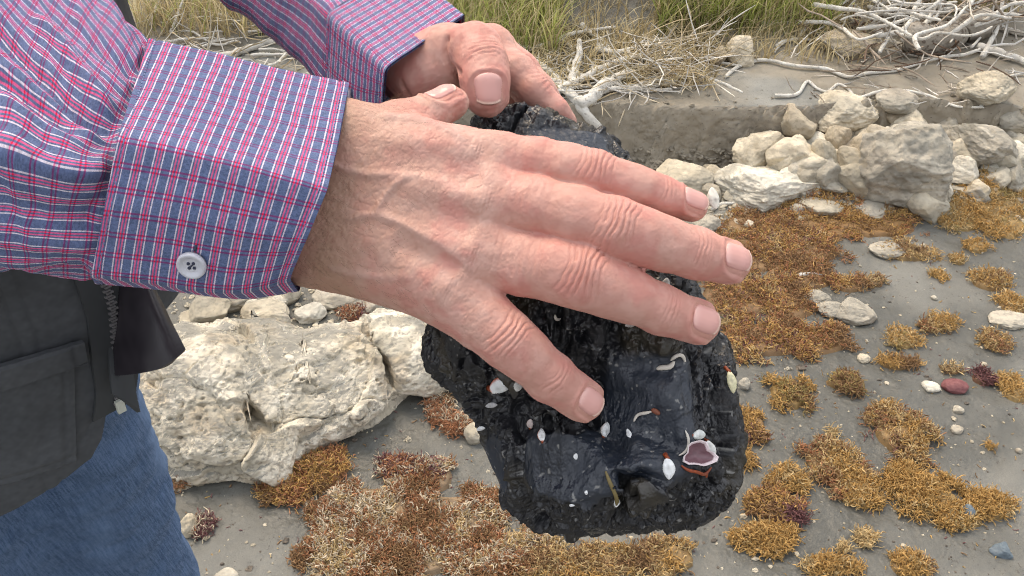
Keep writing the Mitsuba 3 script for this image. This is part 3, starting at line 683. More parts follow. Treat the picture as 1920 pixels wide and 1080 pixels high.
def button(c, n_, r, parent, up):
    """four-hole shirt button: raised rim, dished centre, thread cross"""
    n_ = norm(n_); a = norm(np.cross(up, n_)); b = np.cross(n_, a)
    prof = [(0, .0009), (.45, .0009), (.60, .0012), (.74, .0019), (.88, .0022), (.97, .0017), (1.0, .0008), (.96, -.0002), (0, -.0002)]
    m_ = trimesh.creation.revolve([(x * r, z) for x, z in prof], sections=40)
    Rm = np.stack([a, b, n_], 1)
    v_ = np.asarray(m_.vertices) @ Rm.T + c
    k = put('button', (tw(v_), np.asarray(m_.faces)), 'button', parent)
    parts = []
    for x, y in ((1, 1), (1, -1), (-1, 1), (-1, -1)):
        q = c + a * x * r * .17 + b * y * r * .17 + n_ * .0009
        parts.append(tube(np.array([q - n_ * .0006, q + n_ * .0004, q + n_ * .0005]), [.00060, .00060, .0003], 8))
    parts.append(tube(np.array([c + (a + b) * r * .2 + n_ * .0013, c - (a + b) * r * .2 + n_ * .0013]), .00030, 6))
    v_, f_ = cat(parts); put('thread', (tw(v_), f_), 'dark_thread', k)
mat('button', (0.50, 0.51, 0.56), 0.3, spec=.6, clearcoat=.3)
mat('dark_thread', (0.035, 0.04, 0.07), 0.8)
def surf_at(G, px, py):
    pr = np.stack([960 - F * G[..., 0] / G[..., 2], 540 + F * G[..., 1] / G[..., 2]], -1)
    dd = np.hypot(pr[..., 0] - px, pr[..., 1] - py) + np.where(G[..., 2] < np.median(G[..., 2]) - .01, 1e3, 0)
    i, j = np.unravel_index(np.argmin(dd), dd.shape)
    nn = grid_normals(G)[i, j]; nn = nn if nn[2] > 0 else -nn
    return G[i, j], nn
def stitches(G, rows, parent, step=2.4e-3, long=1.5e-3):
    nn = grid_normals(G); c0 = G.mean((0, 1)); nn = nn if ((G - c0) * nn).sum() > 0 else -nn
    P_ = []
    for i in rows:
        L_ = G[i] + nn[i] * 2.0e-4; s_ = np.concatenate([[0], np.cumsum(np.linalg.norm(np.diff(L_, axis=0), axis=1))])
        for a in np.arange(0, s_[-1] - long, step):
            q_ = np.stack([np.interp(np.linspace(a, a + long, 4), s_, L_[:, k]) for k in range(3)], -1); P_.append(tube(q_, [1e-4, 2.2e-4, 2.2e-4, 1e-4], 4))
    v_, f_ = cat(P_); put('stitching', (tw(v_), f_), 'blue_thread', parent, kind='stuff')
mat('blue_thread', (0.20, 0.24, 0.42), .7)
stitches(cuffG, [4, 125], ck); stitches(cuffL, [4, 95], ck2)
# the worked buttonhole, standing out above the button
c_, n_ = surf_at(cuffG, 366, 470); c2_, _ = surf_at(cuffG, 369, 456)
put('buttonhole', tube(tw(np.array([c_ + n_ * 4e-4, (c_ + c2_) / 2 + n_ * 6e-4, c2_ + n_ * 4e-4])), [.0003, .0006, .0003], 6), 'dark_thread', ck)
c_, n_ = surf_at(cuffG, 362, 493); button(c_ + n_ * .0012, n_, .0053, ck, np.array([0, 1.0, 0]))
c_, n_ = surf_at(cuffL, 657, 176); button(c_ + norm([-.75, -.1, .6]) * .0022, norm([-.80, -.15, .55]), .0055, ck2, np.array([0, 1.0, 0]))

# ---- torso: vest over shirt, jeans
TC = np.array([-.385, .60]); TFd = np.array([.82, -.57]); TR = np.array([-.57, -.82])
def torso(phi, z, a=.190, b=.150, off=0.0):
    k = 1 + .10 * sm(1.0, 1.3, z) * 0 - .06 * sm(1.05, 1.25, z); x = (b * k + off) * np.cos(phi); y = (a * k + off) * np.sin(phi) * np.where(np.sin(phi) < 0, .62, 1.0)
    q = TC + x[..., None] * TFd + y[..., None] * TR
    return np.concatenate([q, z[..., None]], -1)
phis, zs = np.meshgrid(np.linspace(-1.2, 2.6, 380), np.linspace(.70, 1.42, 360), indexing='ij')
TP = torso(phis, zs)
qd = TP - CAM; dd_ = qd @ FWD; tpx, tpy = 960 + F * (qd @ RGT) / dd_, 540 - F * (qd @ UPV) / dd_
def on_torso(px, py):
    e = np.hypot(tpx - px, tpy - py) + 400 * np.maximum(0, dd_ - .66)
    i = np.unravel_index(np.argmin(e), e.shape); return phis[i], zs[i]
zip_pts = np.array([on_torso(*q) for q in ((166, 515), (178, 560), (187, 620), (193, 690), (190, 750))])
hem_pts = np.array([on_torso(*q) for q in ((186, 748), (176, 800), (160, 838), (100, 886), (33, 925), (-60, 965), (-200, 1000))])
zi = np.argsort(zip_pts[:, 1]); hi_ = np.argsort(hem_pts[:, 0])
zip_phi = lambda z: np.interp(z, zip_pts[zi, 1], zip_pts[zi, 0])
hem_z = lambda ph: np.interp(ph, hem_pts[hi_, 0], hem_pts[hi_, 1])
def vest_grid(t, s, off=0.0):
    """t 0..1 from the zip round the right side to the back, s 0..1 from the hem up"""
    z0 = .93 + 0 * t
    for _ in range(4):
        z = None
        ph0 = zip_phi(np.maximum(s * 0 + hem_pts[0, 1], hem_pts[0, 1])) + 0 * t
        ph = ph0 + t ** 1.25 * (2.9 - ph0)
        z = hem_z(ph) + s * (1.40 - hem_z(ph))
        ph = ph + (zip_phi(z) - ph0) * (1 - t) ** 3
    return torso(ph, z, off=.014 + off), ph, z
T_, S_ = np.meshgrid(np.linspace(0, 1, 260), np.linspace(0, 1, 200), indexing='ij')
G, PH, Z = vest_grid(T_, S_)
def vest_fold(P): return .0085 * nz(P * [1, 1, .55], 13, 61, 3) + .0025 * nz(P, 55, 62, 2)
def shell(name, G, thick, parent, bsdf, disp=None, hem=True, **kw):
    nn = grid_normals(G); out = G[..., :2] - TC
    if (nn[..., :2] * out).sum() < 0: nn = -nn
    if disp is not None: G = G + nn * disp[..., None]
    L = np.concatenate([G, (G - nn * thick)], 0); nu, nv = G.shape[:2]
    fo = grid_faces(nu, nv); fi = fo[:, ::-1] + nu * nv
    e = np.array(list(range(nv)) + [(r + 1) * nv - 1 for r in range(1, nu)] + [(nu - 1) * nv + c for c in range(nv - 2, -1, -1)] + [r * nv for r in range(nu - 2, 0, -1)])
    e2 = np.roll(e, -1); m = nu * nv
    f = np.vstack([fo, fi, np.stack([e, e2, e2 + m], 1), np.stack([e, e2 + m, e + m], 1)])
    me = trimesh.Trimesh(L.reshape(-1, 3), f, process=False)
    return put(name, me, bsdf, parent, smooth=40, **kw)
mat('vest', lambda p, n, uv: MIX([0.046, 0.050, 0.056], [0.075, 0.081, 0.089], FB(p.x * 260, p.y * 260, p.z * 260, 3)) * (0.8 + .4 * N(p.x * 30, p.y * 30, p.z * 30)), 0.75, bump=lambda p, n, uv: N(p.x * 1500, p.y * 1500, p.z * 1500) * .00012, spec=.35, sheen=.3)
mat('lining', lambda p, n, uv: MIX([0.016, 0.013, 0.018], [0.026, 0.022, 0.028], N(p.x * 120, p.y * 120, p.z * 120)), 0.42, spec=.5)
mat('zip_cloth', (0.040, 0.044, 0.048), .7)
mat('zip_teeth', (0.17, 0.165, 0.17), .35, spec=.6)
mat('pale_tab', (0.50, 0.52, 0.46), .5)
D = vest_fold(G)
stitch = lambda x, w: np.exp(-(x / w) ** 2)
D += -.0011 * stitch((S_ - .035) * .45, .0012) - .0011 * stitch((PH - zip_phi(Z) - .22) * .15, .0012) - .0011 * stitch((PH - zip_phi(Z) - .27) * .15, .0012)
vk = shell('vest', G, .004, person, 'vest', D)
# patch pocket with a flap, standing proud of the vest
def patch(corners, name, off, thick, nu=60, nv=50, extra=None):
    c = np.array([on_torso(*q) for q in corners])            # phi, z: bottom-left, bottom-right, top-right, top-left
    u, w = np.meshgrid(np.linspace(0, 1, nu), np.linspace(0, 1, nv), indexing='ij')
    q = ((1 - u) * (1 - w))[..., None] * c[0] + (u * (1 - w))[..., None] * c[1] + (u * w)[..., None] * c[2] + ((1 - u) * w)[..., None] * c[3]
    P = torso(q[..., 0], q[..., 1], off=.014 + off)
    rimd = np.minimum(np.minimum(u, 1 - u) * 9, np.minimum(w, 1 - w) * 9)
    return shell(name, P, thick, vk, 'vest', vest_fold(P) + .0016 * sm(0, 1, rimd) - .0012 * stitch(u - .93, .015) - .0012 * stitch(w - .06, .02))
patch([(-160, 900), (128, 838), (118, 655), (-160, 722)], 'pocket', .0035, .005)
patch([(-160, 735), (136, 652), (132, 612), (-160, 680)], 'pocket_flap', .0075, .004)
ph, z = np.meshgrid(np.linspace(-.12, -2.9, 120), np.linspace(.955, 1.40, 80), indexing='ij')
P = torso(ph, z, off=.010); shell('vest_panel', P, .004, vk, 'vest', vest_fold(P))
# zip: tape, teeth and the pale tab at its lower end
zz = np.linspace(hem_pts[0, 1] - .002, 1.30, 120)
def zip_band(off0, off1, o):
    u, w = np.meshgrid(np.linspace(0, 1, 6), zz, indexing='ij')
    return torso(zip_phi(w) + off0 + (off1 - off0) * u, w, off=.014 + o)
shell('zip_tape', zip_band(-.075, .075, .0035), .002, vk, 'zip_cloth', vest_fold(zip_band(-.075, .075, .0035)))
tz = np.arange(hem_pts[0, 1] + .004, 1.28, .0021)
ph_ = zip_phi(tz) - .005 
P0 = torso(ph_, tz, off=.0182); P0 = P0 + norm(np.concatenate([P0[:, :2] - TC, 0 * P0[:, :1]], 1)) * vest_fold(P0)[:, None]
bx = trimesh.creation.box((.0048, .0018, .0013)); rad = norm(np.concatenate([P0[:, :2] - TC, 0 * P0[:, :1]], 1)); tang = np.stack([-rad[:, 1], rad[:, 0], 0 * rad[:, 0]], 1)
put('zip_teeth', cat([(np.asarray(bx.vertices) @ np.stack([tang[i], rad[i], [0, 0, 1.0]]) + P0[i] + tang[i] * (.0008 if i % 2 else -.0008), np.asarray(bx.faces)) for i in range(len(tz))]), 'zip_teeth', vk, smooth=False, kind='stuff')
bx = trimesh.creation.box((.0055, .0026, .0100)); i = 0
me = trimesh.Trimesh(np.asarray(bx.vertices) @ np.stack([tang[0], rad[0], [0, 0, 1.0]]) + P0[0] + rad[0] * .0020 - [0, 0, .002], bx.faces)
put('zip_stop', me, 'pale_tab', vk, smooth=False)
# the far front edge of the vest, hanging open and flaring out, and its inner facing
def sheet(rows, name, bsdf, parent, thick, nu=50, nv=50, bul=None):
    R = np.array([[W(*q) for q in r] for r in rows])
    a = CubicSpline(np.linspace(0, 1, R.shape[0]), R, axis=0, bc_type='natural')(np.linspace(0, 1, nu))
    b = CubicSpline(np.linspace(0, 1, R.shape[1]), a, axis=1, bc_type='natural')(np.linspace(0, 1, nv))
    return shell(name, b, thick, parent, bsdf, .004 * nz(b, 40, 66, 2))
sheet([[(185, 250, .640), (196, 400, .635), (203, 540, .630), (208, 640, .627), (216, 704, .624)],
       [(215, 250, .622), (226, 400, .612), (240, 530, .600), (250, 630, .594), (262, 700, .592)],
       [(240, 250, .625), (256, 400, .612), (276, 527, .592), (298, 610, .582), (312, 684, .578)],
       [(254, 250, .640), (272, 400, .628), (291, 528, .604), (318, 596, .590), (348, 655, .584)]], 'vest_front_edge', 'lining', vk, .004)
sheet([[(170, 300, .632), (182, 480, .628), (198, 600, .624), (206, 700, .620), (210, 738, .618)],
       [(185, 300, .634), (196, 480, .632), (212, 600, .628), (226, 700, .624), (238, 752, .622)],
       [(200, 300, .642), (214, 480, .640), (232, 600, .636), (250, 705, .630), (263, 772, .627)]], 'vest_facing', 'zip_cloth', vk, .004)
# shirt body inside the vest, up to the shoulders
ph, z = np.meshgrid(np.linspace(0, 2 * np.pi, 90), np.linspace(.95, 1.44, 50), indexing='ij')
P = torso(ph, z, off=-.006); kz = sm(1.33, 1.44, z)[..., None]; P[..., :2] = TC + (P[..., :2] - TC) * (1 - .45 * kz)
put('shirt_body', (P.reshape(-1, 3), grid_faces(90, 50)), 'plaid', person, uv=np.stack([(ph * .18).ravel(), z.ravel()], -1))

# jeans: hips and legs down to the ground, with boots
H3 = lambda f_, r_, z: np.array([*(TC + f_ * TFd + r_ * TR), z])
up3, r3 = np.array([0, 0, 1.0]), np.array([*TR, 0])
def jeans_sdf(p):
    d = cone(p, H3(-.085, .045, .93), H3(-.10, -.01, .93), .118, .105)
    d = smin(d, cone(p, H3(-.06, .045, 1.0), H3(-.07, -.01, 1.0), .112, .10), .03)
    for s in (1, -1):
        d = smin(d, smin(cone(p, H3(-.092, .035 + .055 * s, .86), H3(-.08, .035 + .075 * s, .48), .098, .074), cone(p, H3(-.08, .035 + .075 * s, .48), H3(-.10, .035 + .085 * s, .07), .074, .064), .02), .03)
    return smax(d, .065 - p[:, 2], .01)
m = surface_nets(jeans_sdf, [-.72, .25, .04], [-.08, .92, 1.14], .011)
m = subdiv(subdiv(m)); v = project(jeans_sdf, m.vertices, 2); f = np.array(m.faces); n = vnormals(v, f)
w = v + 0
d = .026 * nz(np.stack([(w[:, 0] + w[:, 1]) * .7, w[:, 2] * 2.6 + 1.6 * w[:, 0], w[:, 1] * .7], -1), 9, 71, 3) + .006 * nz(v * [1, 1, 2], 40, 72, 2)
v = v + n * d[:, None]
def denim(p, n, uv):
    tw_ = (p.x + p.y * .7 + p.z * .25) * 1700
    th_ = N(tw_, p.z * 160, 0) * .5 + N(tw_ * .4, p.z * 60, 7) * .3 + .2 * N(p.x * 400, p.y * 400, p.z * 400)
    c = MIX([0.036, 0.068, 0.132], [0.110, 0.165, 0.270], SS(.1, .9, th_ * .75 + .25 * N(p.x * 900, p.y * 900, p.z * 900)))
    return MIX(c, [0.13, 0.20, 0.33], SS(.45, .75, FB(p.x * 14, p.y * 14, p.z * 9, 3)) * .5)
mat('denim', denim, .85, bump=lambda p, n, uv: N((p.x + .7 * p.y) * 1400, p.z * 160) * .0003, spec=.2, sheen=.3)
put('jeans', (v, f), 'denim', person)
mat('boot', (0.05, 0.035, 0.025), .6)
for s in (1, -1):
    c = H3(-.10, .035 + .085 * s, 0)
    def boot_sdf(p):
        a = cone(p, c + [0, 0, .055], c + np.array([*(TFd * .15), .045]), .050, .043); b = cone(p, c + [0, 0, .05], c + [0, 0, .14], .052, .058)
        return smax(smin(a, b, .02), .006 - p[:, 2], .004)
    m = surface_nets(boot_sdf, c - [.2, .22, .02], c + [.25, .2, .22], .009)
    put('boot', trimesh.Trimesh(project(boot_sdf, m.vertices), m.faces, process=False), 'boot', person)
# ------------------------------------------------------------------ limestone and rubble
def lime(base0, base1, dark, key, pits=.5):
    def fn(p, n, uv):
        a = FB(p.x * 9, p.y * 9, p.z * 9, 4); b = FB(p.x * 55, p.y * 55, p.z * 55, 3); s = FB(p.x * 150, p.y * 150, p.z * 150, 2)
        c = MIX(base0, base1, SS(.3, .7, .6 * a + .4 * b))
        c = MIX(c, dark, SS(.48, .66, FB(p.x * 17 + 3, p.y * 17, p.z * 23, 4)) * .62)
        c = MIX(c, [0.25, 0.20, 0.13], SS(.60, .78, FB(p.x * 30, p.y * 30 + 9, p.z * 30, 3)) * .35)
        c = MIX(c, [0.30, 0.285, 0.24], SS(.50, .66, FB(p.x * 6 + 1, p.y * 6, p.z * 10, 4)) * .55)
        return MIX(c, dark, SS(.56, .70, s) * pits)
    mat(key, fn, rough=.85, bump=lambda p, n, uv: FB(p.x * 90, p.y * 90, p.z * 90, 4) * .009 + FB(p.x * 420, p.y * 420, p.z * 420, 3) * .0018, bump_eps=8e-4, spec=.25)
lime([0.56, 0.515, 0.42], [0.74, 0.70, 0.60], [0.30, 0.28, 0.23], 'white_stone', .4)
lime([0.44, 0.385, 0.285], [0.62, 0.555, 0.435], [0.25, 0.225, 0.175], 'cream_stone', .3)
lime([0.33, 0.295, 0.24], [0.49, 0.45, 0.37], [0.18, 0.17, 0.145], 'grey_stone', .3)
lime([0.33, 0.28, 0.21], [0.46, 0.40, 0.30], [0.18, 0.15, 0.11], 'brown_stone', .3)

def ledge_rock(p, n, uv):
    a = FB(p.x * 9, p.y * 9, p.z * 9, 4); b = FB(p.x * 55, p.y * 55, p.z * 55, 3); s = FB(p.x * 150, p.y * 150, p.z * 150, 2)
    c = MIX([0.53, 0.475, 0.37], [0.72, 0.67, 0.56], SS(.3, .7, .6 * a + .4 * b))
    c = MIX(c, [0.30, 0.275, 0.215], SS(.46, .64, FB(p.x * 17 + 3, p.y * 17, p.z * 23, 4)) * .6)
    c = MIX(c, [0.34, 0.25, 0.15], SS(.56, .72, FB(p.x * 12, p.y * 12 + 9, p.z * 12, 3)) * .4)
    c = MIX(c, [0.22, 0.20, 0.165], SS(.55, .68, s) * .5)
    # grey beach sand lying on the level parts
    return MIX(c, [0.205, 0.20, 0.178], SS(.70, .95, n.z) * SS(.40, .56, FB(p.x * 11 + 4, p.y * 11, p.z * 3, 4)) * .85)
mat('ledge_rock', ledge_rock, rough=.85, bump=lambda p, n, uv: FB(p.x * 90, p.y * 90, p.z * 90, 4) * .010 + FB(p.x * 420, p.y * 420, p.z * 420, 3) * .002, bump_eps=8e-4, spec=.25)
# the pale ledge on the left: one eroded mass
def G3(px, py, z): 
    dirv = (px - 960) / F * RGT - (py - 540) / F * UPV + FWD
    return CAM + dirv * ((z - CAM_H) / dirv[2])
lb = [(330, 745, .10, .115, .08), (400, 700, .12, .115, .09), (430, 800, .075, .095, .09), (485, 838, .045, .070, .055), (360, 835, .04, .085, .06), (270, 800, .05, .10, .09), (520, 715, .09, .13, .085), (600, 745, .06, .10, .075), (668, 728, .055, .085, .065), (640, 675, .075, .12, .08),
      (700, 700, .05, .07, .08), (770, 675, .06, .095, .075), (830, 660, .045, .10, .07), (560, 785, .03, .06, .05), (300, 690, .09, .12, .09), (200, 720, .06, .16, .10), (720, 650, .06, .10, .07), (480, 665, .085, .12, .07)]
lb = [(G3(x, y, z), rx, rz) for x, y, z, rx, rz in lb]
cracks = [[G3(x, y, .11) for x, y in c] for c in ([(690, 610), (707, 657), (745, 700), (764, 752)], [(400, 660), (437, 727), (470, 775), (505, 830)], [(437, 727), (540, 690), (640, 640)], [(250, 700), (340, 690), (400, 660), (470, 610)])]
def ledge_sdf(p):
    d = None
    for c, r, rz in lb:
        q = (p - c) * np.array([1, 1.05, r / rz]); e = np.linalg.norm(q, axis=1) - r
        d = e if d is None else smin(d, e, .035)
    for cr in cracks:
        for i in range(len(cr) - 1): d = smax(d, -cone(p * np.array([1, 1, .45]), cr[i] * np.array([1, 1, .45]), cr[i + 1] * np.array([1, 1, .45]), .016, .013), .012)
    w = p + .02 * np.stack([nz(p, 14, 3, 2), nz(p, 14, 4, 2), nz(p, 14, 5, 2)], -1)
    d = d - .040 * nz(w, 7.5, 11, 3) - .014 * nz(w * [1, 1, 1.6], 19, 12, 3)
    return smax(d, -.03 - p[:, 2], .01)
los, his = np.min([c for c, _, _ in lb], 0) - .22, np.max([c for c, _, _ in lb], 0) + .2
m = surface_nets(ledge_sdf, [los[0], los[1], -.04], [his[0], his[1], .32], .010)
m = subdiv(m); v = project(ledge_sdf, m.vertices, 2, .004); m = subdiv(trimesh.Trimesh(v, m.faces, process=False)); v = np.array(m.vertices); f = np.array(m.faces); n = vnormals(v, f)
f1_, k1_ = facets(v, .15, 301, .014, .07, stretch=(1, .8, 1.5)); f2_, k2_ = facets(v, .055, 302, .004, .06)
zone = sm(-.12, .12, nz(v, 9, 25, 2))
d = f1_ + f2_ * (.3 + .7 * zone) - .009 * np.exp(-(k1_ / .005) ** 2) * sm(-.1, .1, nz(v, 8, 29, 2)) + zone * (.008 * nz(v, 60, 21, 4) - .012 * sm(.12, .28, nz(v, 55, 22, 3))) - .0045 * sm(.14, .26, nz(v, 130, 23, 2)) + .0035 * nz(v, 120, 24, 3)
v[:, 2] *= .86
lm = trimesh.smoothing.filter_taubin(trimesh.Trimesh(v + n * d[:, None], f, process=False), iterations=4)
put('limestone_ledge', (np.array(lm.vertices), f), 'ledge_rock', label='large pale pitted limestone ledge behind the jeans on the left', category='rock')

_ico = {k: trimesh.creation.icosphere(k) for k in (1, 2, 3, 4, 5)}
def stone(px, py, w, h, bsdf, label, name='stone', sub=4, sq=.6, seed=0, lift=.0, angular=.5, depth=None, tilt=0.0, group=None, cat_='rock', rough=1.0):
    """a stone whose middle is seen at (px, py), w x h pixels big, resting on the ground"""
    P = hit(np.array(px), np.array(min(py + h * .42, 1100.0))); dp = depth_of(P)
    rx = w / 2 / F * dp; rz = h / 2 / F * dp * .98
    ry = (depth or sq * (rx + rz))
    C = CAM + ((px - 960) / F * RGT - (py - 540) / F * UPV + FWD) * (dp + ry * .25)
    C[2] += lift
    b = _ico[sub]; v = np.array(b.vertices)
    r0 = np.random.default_rng(seed + 1000)
    # planes cut the ball into blunt facets
    for k in range(int(7 + 9 * angular)):
        pn = norm(r0.normal(size=3)); dcut = r0.uniform(.50, .86)
        s_ = v @ pn - dcut; v = v - np.maximum(s_, 0)[:, None] * pn * (.92 * min(1, .25 + .9 * angular))
    o = np.array([seed * 3.7, seed * 1.3, 5.0])
    nn = norm(v)
    v = v * (1 + rough * (.24 * nz(nn + o, 1.4, seed, 3) + .15 * nz(nn + o, 4.2, seed + 1, 3) + .08 * nz(nn + o, 12, seed + 2, 2)))[:, None]
    ext = np.max(np.abs(v), 0); v = v / ext
    c, s_ = math.cos(tilt), math.sin(tilt)
    v = v * [rx, ry, rz]
    # width and height lie across the sight line, rounded back along it
    hz = norm(np.array([FWD[0], FWD[1], 0])); v3 = v[:, :1] * (c * RGT + s_ * np.array([0, 0, 1.0])) + v[:, 1:2] * hz + v[:, 2:3] * (c * np.array([0, 0, 1.0]) - s_ * RGT)
    put(name, (C + v3, np.array(b.faces)), bsdf, label=label, category=cat_, group=group, smooth=42)
    return C
st = [
 (1688, 305, 192, 228, 'grey_stone', 'largest grey boulder of the rubble, with pale streaks down its front', dict(sub=5, seed=93, angular=.8, sq=.5)),
 (1740, 385, 110, 60, 'cream_stone', 'pale slab leaning at the foot of the largest grey boulder', dict(seed=4, angular=.8, tilt=-.45)),
 (1575, 215, 140, 88, 'cream_stone', 'humped cream boulder against the sand bank under the zigzag twig', dict(sub=5, seed=5, angular=.5)),
 (1422, 288, 118, 84, 'cream_stone', 'cream boulder at the left end of the rubble below the bank face', dict(sub=5, seed=6, angular=.7)),
 (1546, 303, 48, 100, 'cream_stone', 'narrow cream stone standing on end in the middle of the rubble', dict(seed=7, angular=.4, tilt=.25)),
 (1496, 288, 40, 66, 'cream_stone', 'small upright cream stone right of the left-end boulder', dict(seed=8, angular=.5)),
 (1282, 333, 122, 64, 'cream_stone', 'rounded cream stone just above the index fingertip', dict(seed=9, angular=.4)),
 (1440, 352, 205, 84, 'white_stone', 'broad pale stone in front of the rubble, right of the index fingertip', dict(sub=5, seed=10, angular=.8)),
 (1500, 335, 90, 50, 'white_stone', 'pale stone lying behind the broad front stone', dict(seed=11, angular=.7)),
 (1683, 190, 92, 42, 'grey_stone', 'flat greyish stone lying on the sand bank behind the rubble', dict(seed=12, angular=.3)),
 (1850, 168, 105, 78, 'cream_stone', 'beige boulder on the bank near the right edge, twig in front', dict(sub=5, seed=13, angular=.5)),
 (1902, 222, 95, 48, 'grey_stone', 'grey-green rounded stone at the right edge below the beige boulder', dict(seed=14, angular=.3)),
 (1900, 264, 70, 52, 'cream_stone', 'cream stone at the right edge, third from the top', dict(seed=15, angular=.4)),
 (1765, 250, 48, 42, 'cream_stone', 'small round stone perched behind the largest grey boulder', dict(seed=16, angular=.3)),
 (1787, 270, 34, 34, 'brown_stone', 'small tan stone right of the largest grey boulder', dict(seed=17, angular=.3)),
 (1835, 275, 120, 95, 'grey_stone', 'angular grey rock right of the cream block', dict(sub=5, seed=18, angular=.9, tilt=-.3)),
 (1798, 322, 76, 66, 'white_stone', 'pale block wedged against the right side of the largest boulder', dict(seed=19, angular=.8)),
 (1702, 236, 80, 62, 'cream_stone', 'cream stone on top of the rubble above the largest boulder', dict(seed=20, angular=.6)),
 (1474, 236, 38, 46, 'brown_stone', 'brown stone stuck in the bank face under the roots', dict(seed=21, angular=.5)),
 (1392, 98, 66, 62, 'cream_stone', 'tan upright stone at the foot of the grass', dict(seed=22, angular=.6)),
 (1346, 106, 34, 44, 'brown_stone', 'small brown stone left of the tan upright stone', dict(seed=23, angular=.6)),
 (1592, 80, 130, 50, 'brown_stone', 'low sandy-brown rock at the top behind the driftwood twig', dict(seed=24, angular=.5)),
 (1900, 335, 60, 56, 'grey_stone', 'grey stone at the right edge beside the seaweed', dict(seed=25, angular=.6)),
 (1324, 424, 62, 40, 'grey_stone', 'grey stone showing between index and middle fingertips', dict(seed=26, angular=.3)),
 (1572, 262, 50, 60, 'brown_stone', 'tan stone under the humped cream boulder', dict(seed=27, angular=.6)),
 (1585, 305, 40, 48, 'brown_stone', 'brown stone right of the narrow standing stone', dict(seed=28, angular=.6)),
 (1620, 275, 52, 70, 'brown_stone', 'brown stone against the left side of the largest boulder', dict(seed=29, angular=.5)),
 (1560, 348, 60, 34, 'grey_stone', 'low grey stone at the foot of the narrow standing stone', dict(seed=30, angular=.5)),
 (1605, 345, 46, 40, 'cream_stone', 'small cream stone left of the foot of the largest boulder', dict(seed=31, angular=.5)),
 (1540, 390, 90, 34, 'cream_stone', 'flat cream stone sunk in the sand before the rubble', dict(seed=32, angular=.4)),
 (1640, 392, 80, 30, 'grey_stone', 'flat grey stone in front of the largest boulder', dict(seed=33, angular=.4)),
 (1535, 560, 56, 28, 'grey_stone', 'grey stone in the seaweed, leftmost of three', dict(seed=34, angular=.4)),
 (1604, 584, 82, 42, 'grey_stone', 'largest of three grey stones amid the seaweed', dict(seed=35, angular=.6)),
 (1556, 580, 50, 30, 'grey_stone', 'grey stone between two others in the seaweed', dict(seed=36, angular=.4)),
 (1664, 470, 70, 24, 'grey_stone', 'low grey stone half buried between seaweed patches', dict(seed=37, angular=.2)),
 (1800, 352, 80, 22, 'white_stone', 'thin pale stone lying before the pale block', dict(seed=38, angular=.6)),
 (1890, 600, 80, 26, 'grey_stone', 'dark grey low stone at the right edge among seaweed', dict(seed=39, angular=.3)),
 (352, 986, 34, 46, 'cream_stone', 'tan pebble beside the jeans at the lower left', dict(sub=3, seed=40, angular=.3)),
 (500, 588, 100, 40, 'cream_stone', 'low pale stone behind the ledge, under the cuff', dict(seed=41, angular=.4)),
 (582, 588, 62, 38, 'white_stone', 'white stone behind the ledge below the wrist', dict(seed=42, angular=.6)),
 (420, 565, 120, 46, 'grey_stone', 'long grey stone behind the ledge under the sleeve button', dict(seed=43, angular=.4)),
 (640, 556, 110, 36, 'grey_stone', 'grey stone under the edge of the wrist', dict(seed=44, angular=.4)),
 (1745, 726, 34, 20, 'white_stone', 'white pebble on the open sand', dict(sub=3, seed=45, angular=.5)),
 (1796, 768, 22, 14, 'grey_stone', 'upper of two small grey pebbles on the sand', dict(sub=3, seed=46, angular=.3)),
 (1794, 805, 26, 15, 'grey_stone', 'lower of two small grey pebbles on the sand', dict(sub=3, seed=47, angular=.3)),
 (1396, 720, 24, 26, 'grey_stone', 'grey pebble right of the black rock', dict(sub=3, seed=48, angular=.3)),
 (1620, 672, 24, 18, 'cream_stone', 'beige pebble at the edge of the seaweed mat', dict(sub=3, seed=49, angular=.3)),
 (1405, 423, 22, 22, 'cream_stone', 'pinkish pebble in the seaweed above the middle fingertip', dict(sub=3, seed=50, angular=.3)),
 (1752, 558, 14, 10, 'white_stone', 'tiny white shell on bare sand', dict(sub=2, seed=51, angular=.3)),
 (1910, 846, 14, 10, 'grey_stone', 'tiny grey pebble at the right edge', dict(sub=2, seed=52, angular=.3)),
 (425, 1079, 48, 14, 'white_stone', 'white pebble at the bottom edge, left', dict(sub=3, seed=53, angular=.3)),
 (815, 772, 14, 16, 'white_stone', 'tiny pale chip by the left side of the black rock', dict(sub=2, seed=54, angular=.4)),
 (892, 812, 50, 40, 'cream_stone', 'beige pebble behind the left edge of the black rock', dict(sub=3, seed=55, angular=.2)),
]
for x, y, w, h, b, lab, kw in st: stone(x, y, w, h, b, lab, 'pebble' if w < 45 and h < 32 else 'boulder' if w > 100 else 'stone', cat_='pebble' if w < 45 and h < 32 else 'rock', **kw)
gs = np.random.default_rng(19)
def rubble(n, x0, x1, y0, y1, w0, w1, where, grp, seed, kinds):
    rows = sorted((gs.uniform(x0, x1), gs.uniform(y0, y1), gs.uniform(w0, w1), gs.uniform(.6, 1.0)) for k in range(n))
    for k, (x, y, w, q_) in enumerate(rows):
        kd = kinds[k % len(kinds)]; tone = {'cream_stone': 'cream', 'white_stone': 'whitish', 'grey_stone': 'greyish', 'brown_stone': 'tan'}[kd]
        stone(x, y, w, w * q_, kd, f'{tone} stone {where}, {ORD[k]} from the left', 'stone', 3, seed=seed + k, angular=gs.uniform(.35, .9), tilt=gs.normal(0, .4), group=grp)
rubble(22, 1470, 1905, 215, 350, 60, 105, 'among the bigger ones in the rubble slope', 'bigger stones in the rubble slope', 320, ['cream_stone', 'cream_stone', 'brown_stone', 'grey_stone'])
rubble(34, 1480, 1905, 225, 372, 34, 70, 'among the small ones in the rubble slope', 'stones packed in the rubble slope', 200, ['cream_stone', 'cream_stone', 'grey_stone', 'white_stone', 'brown_stone'])
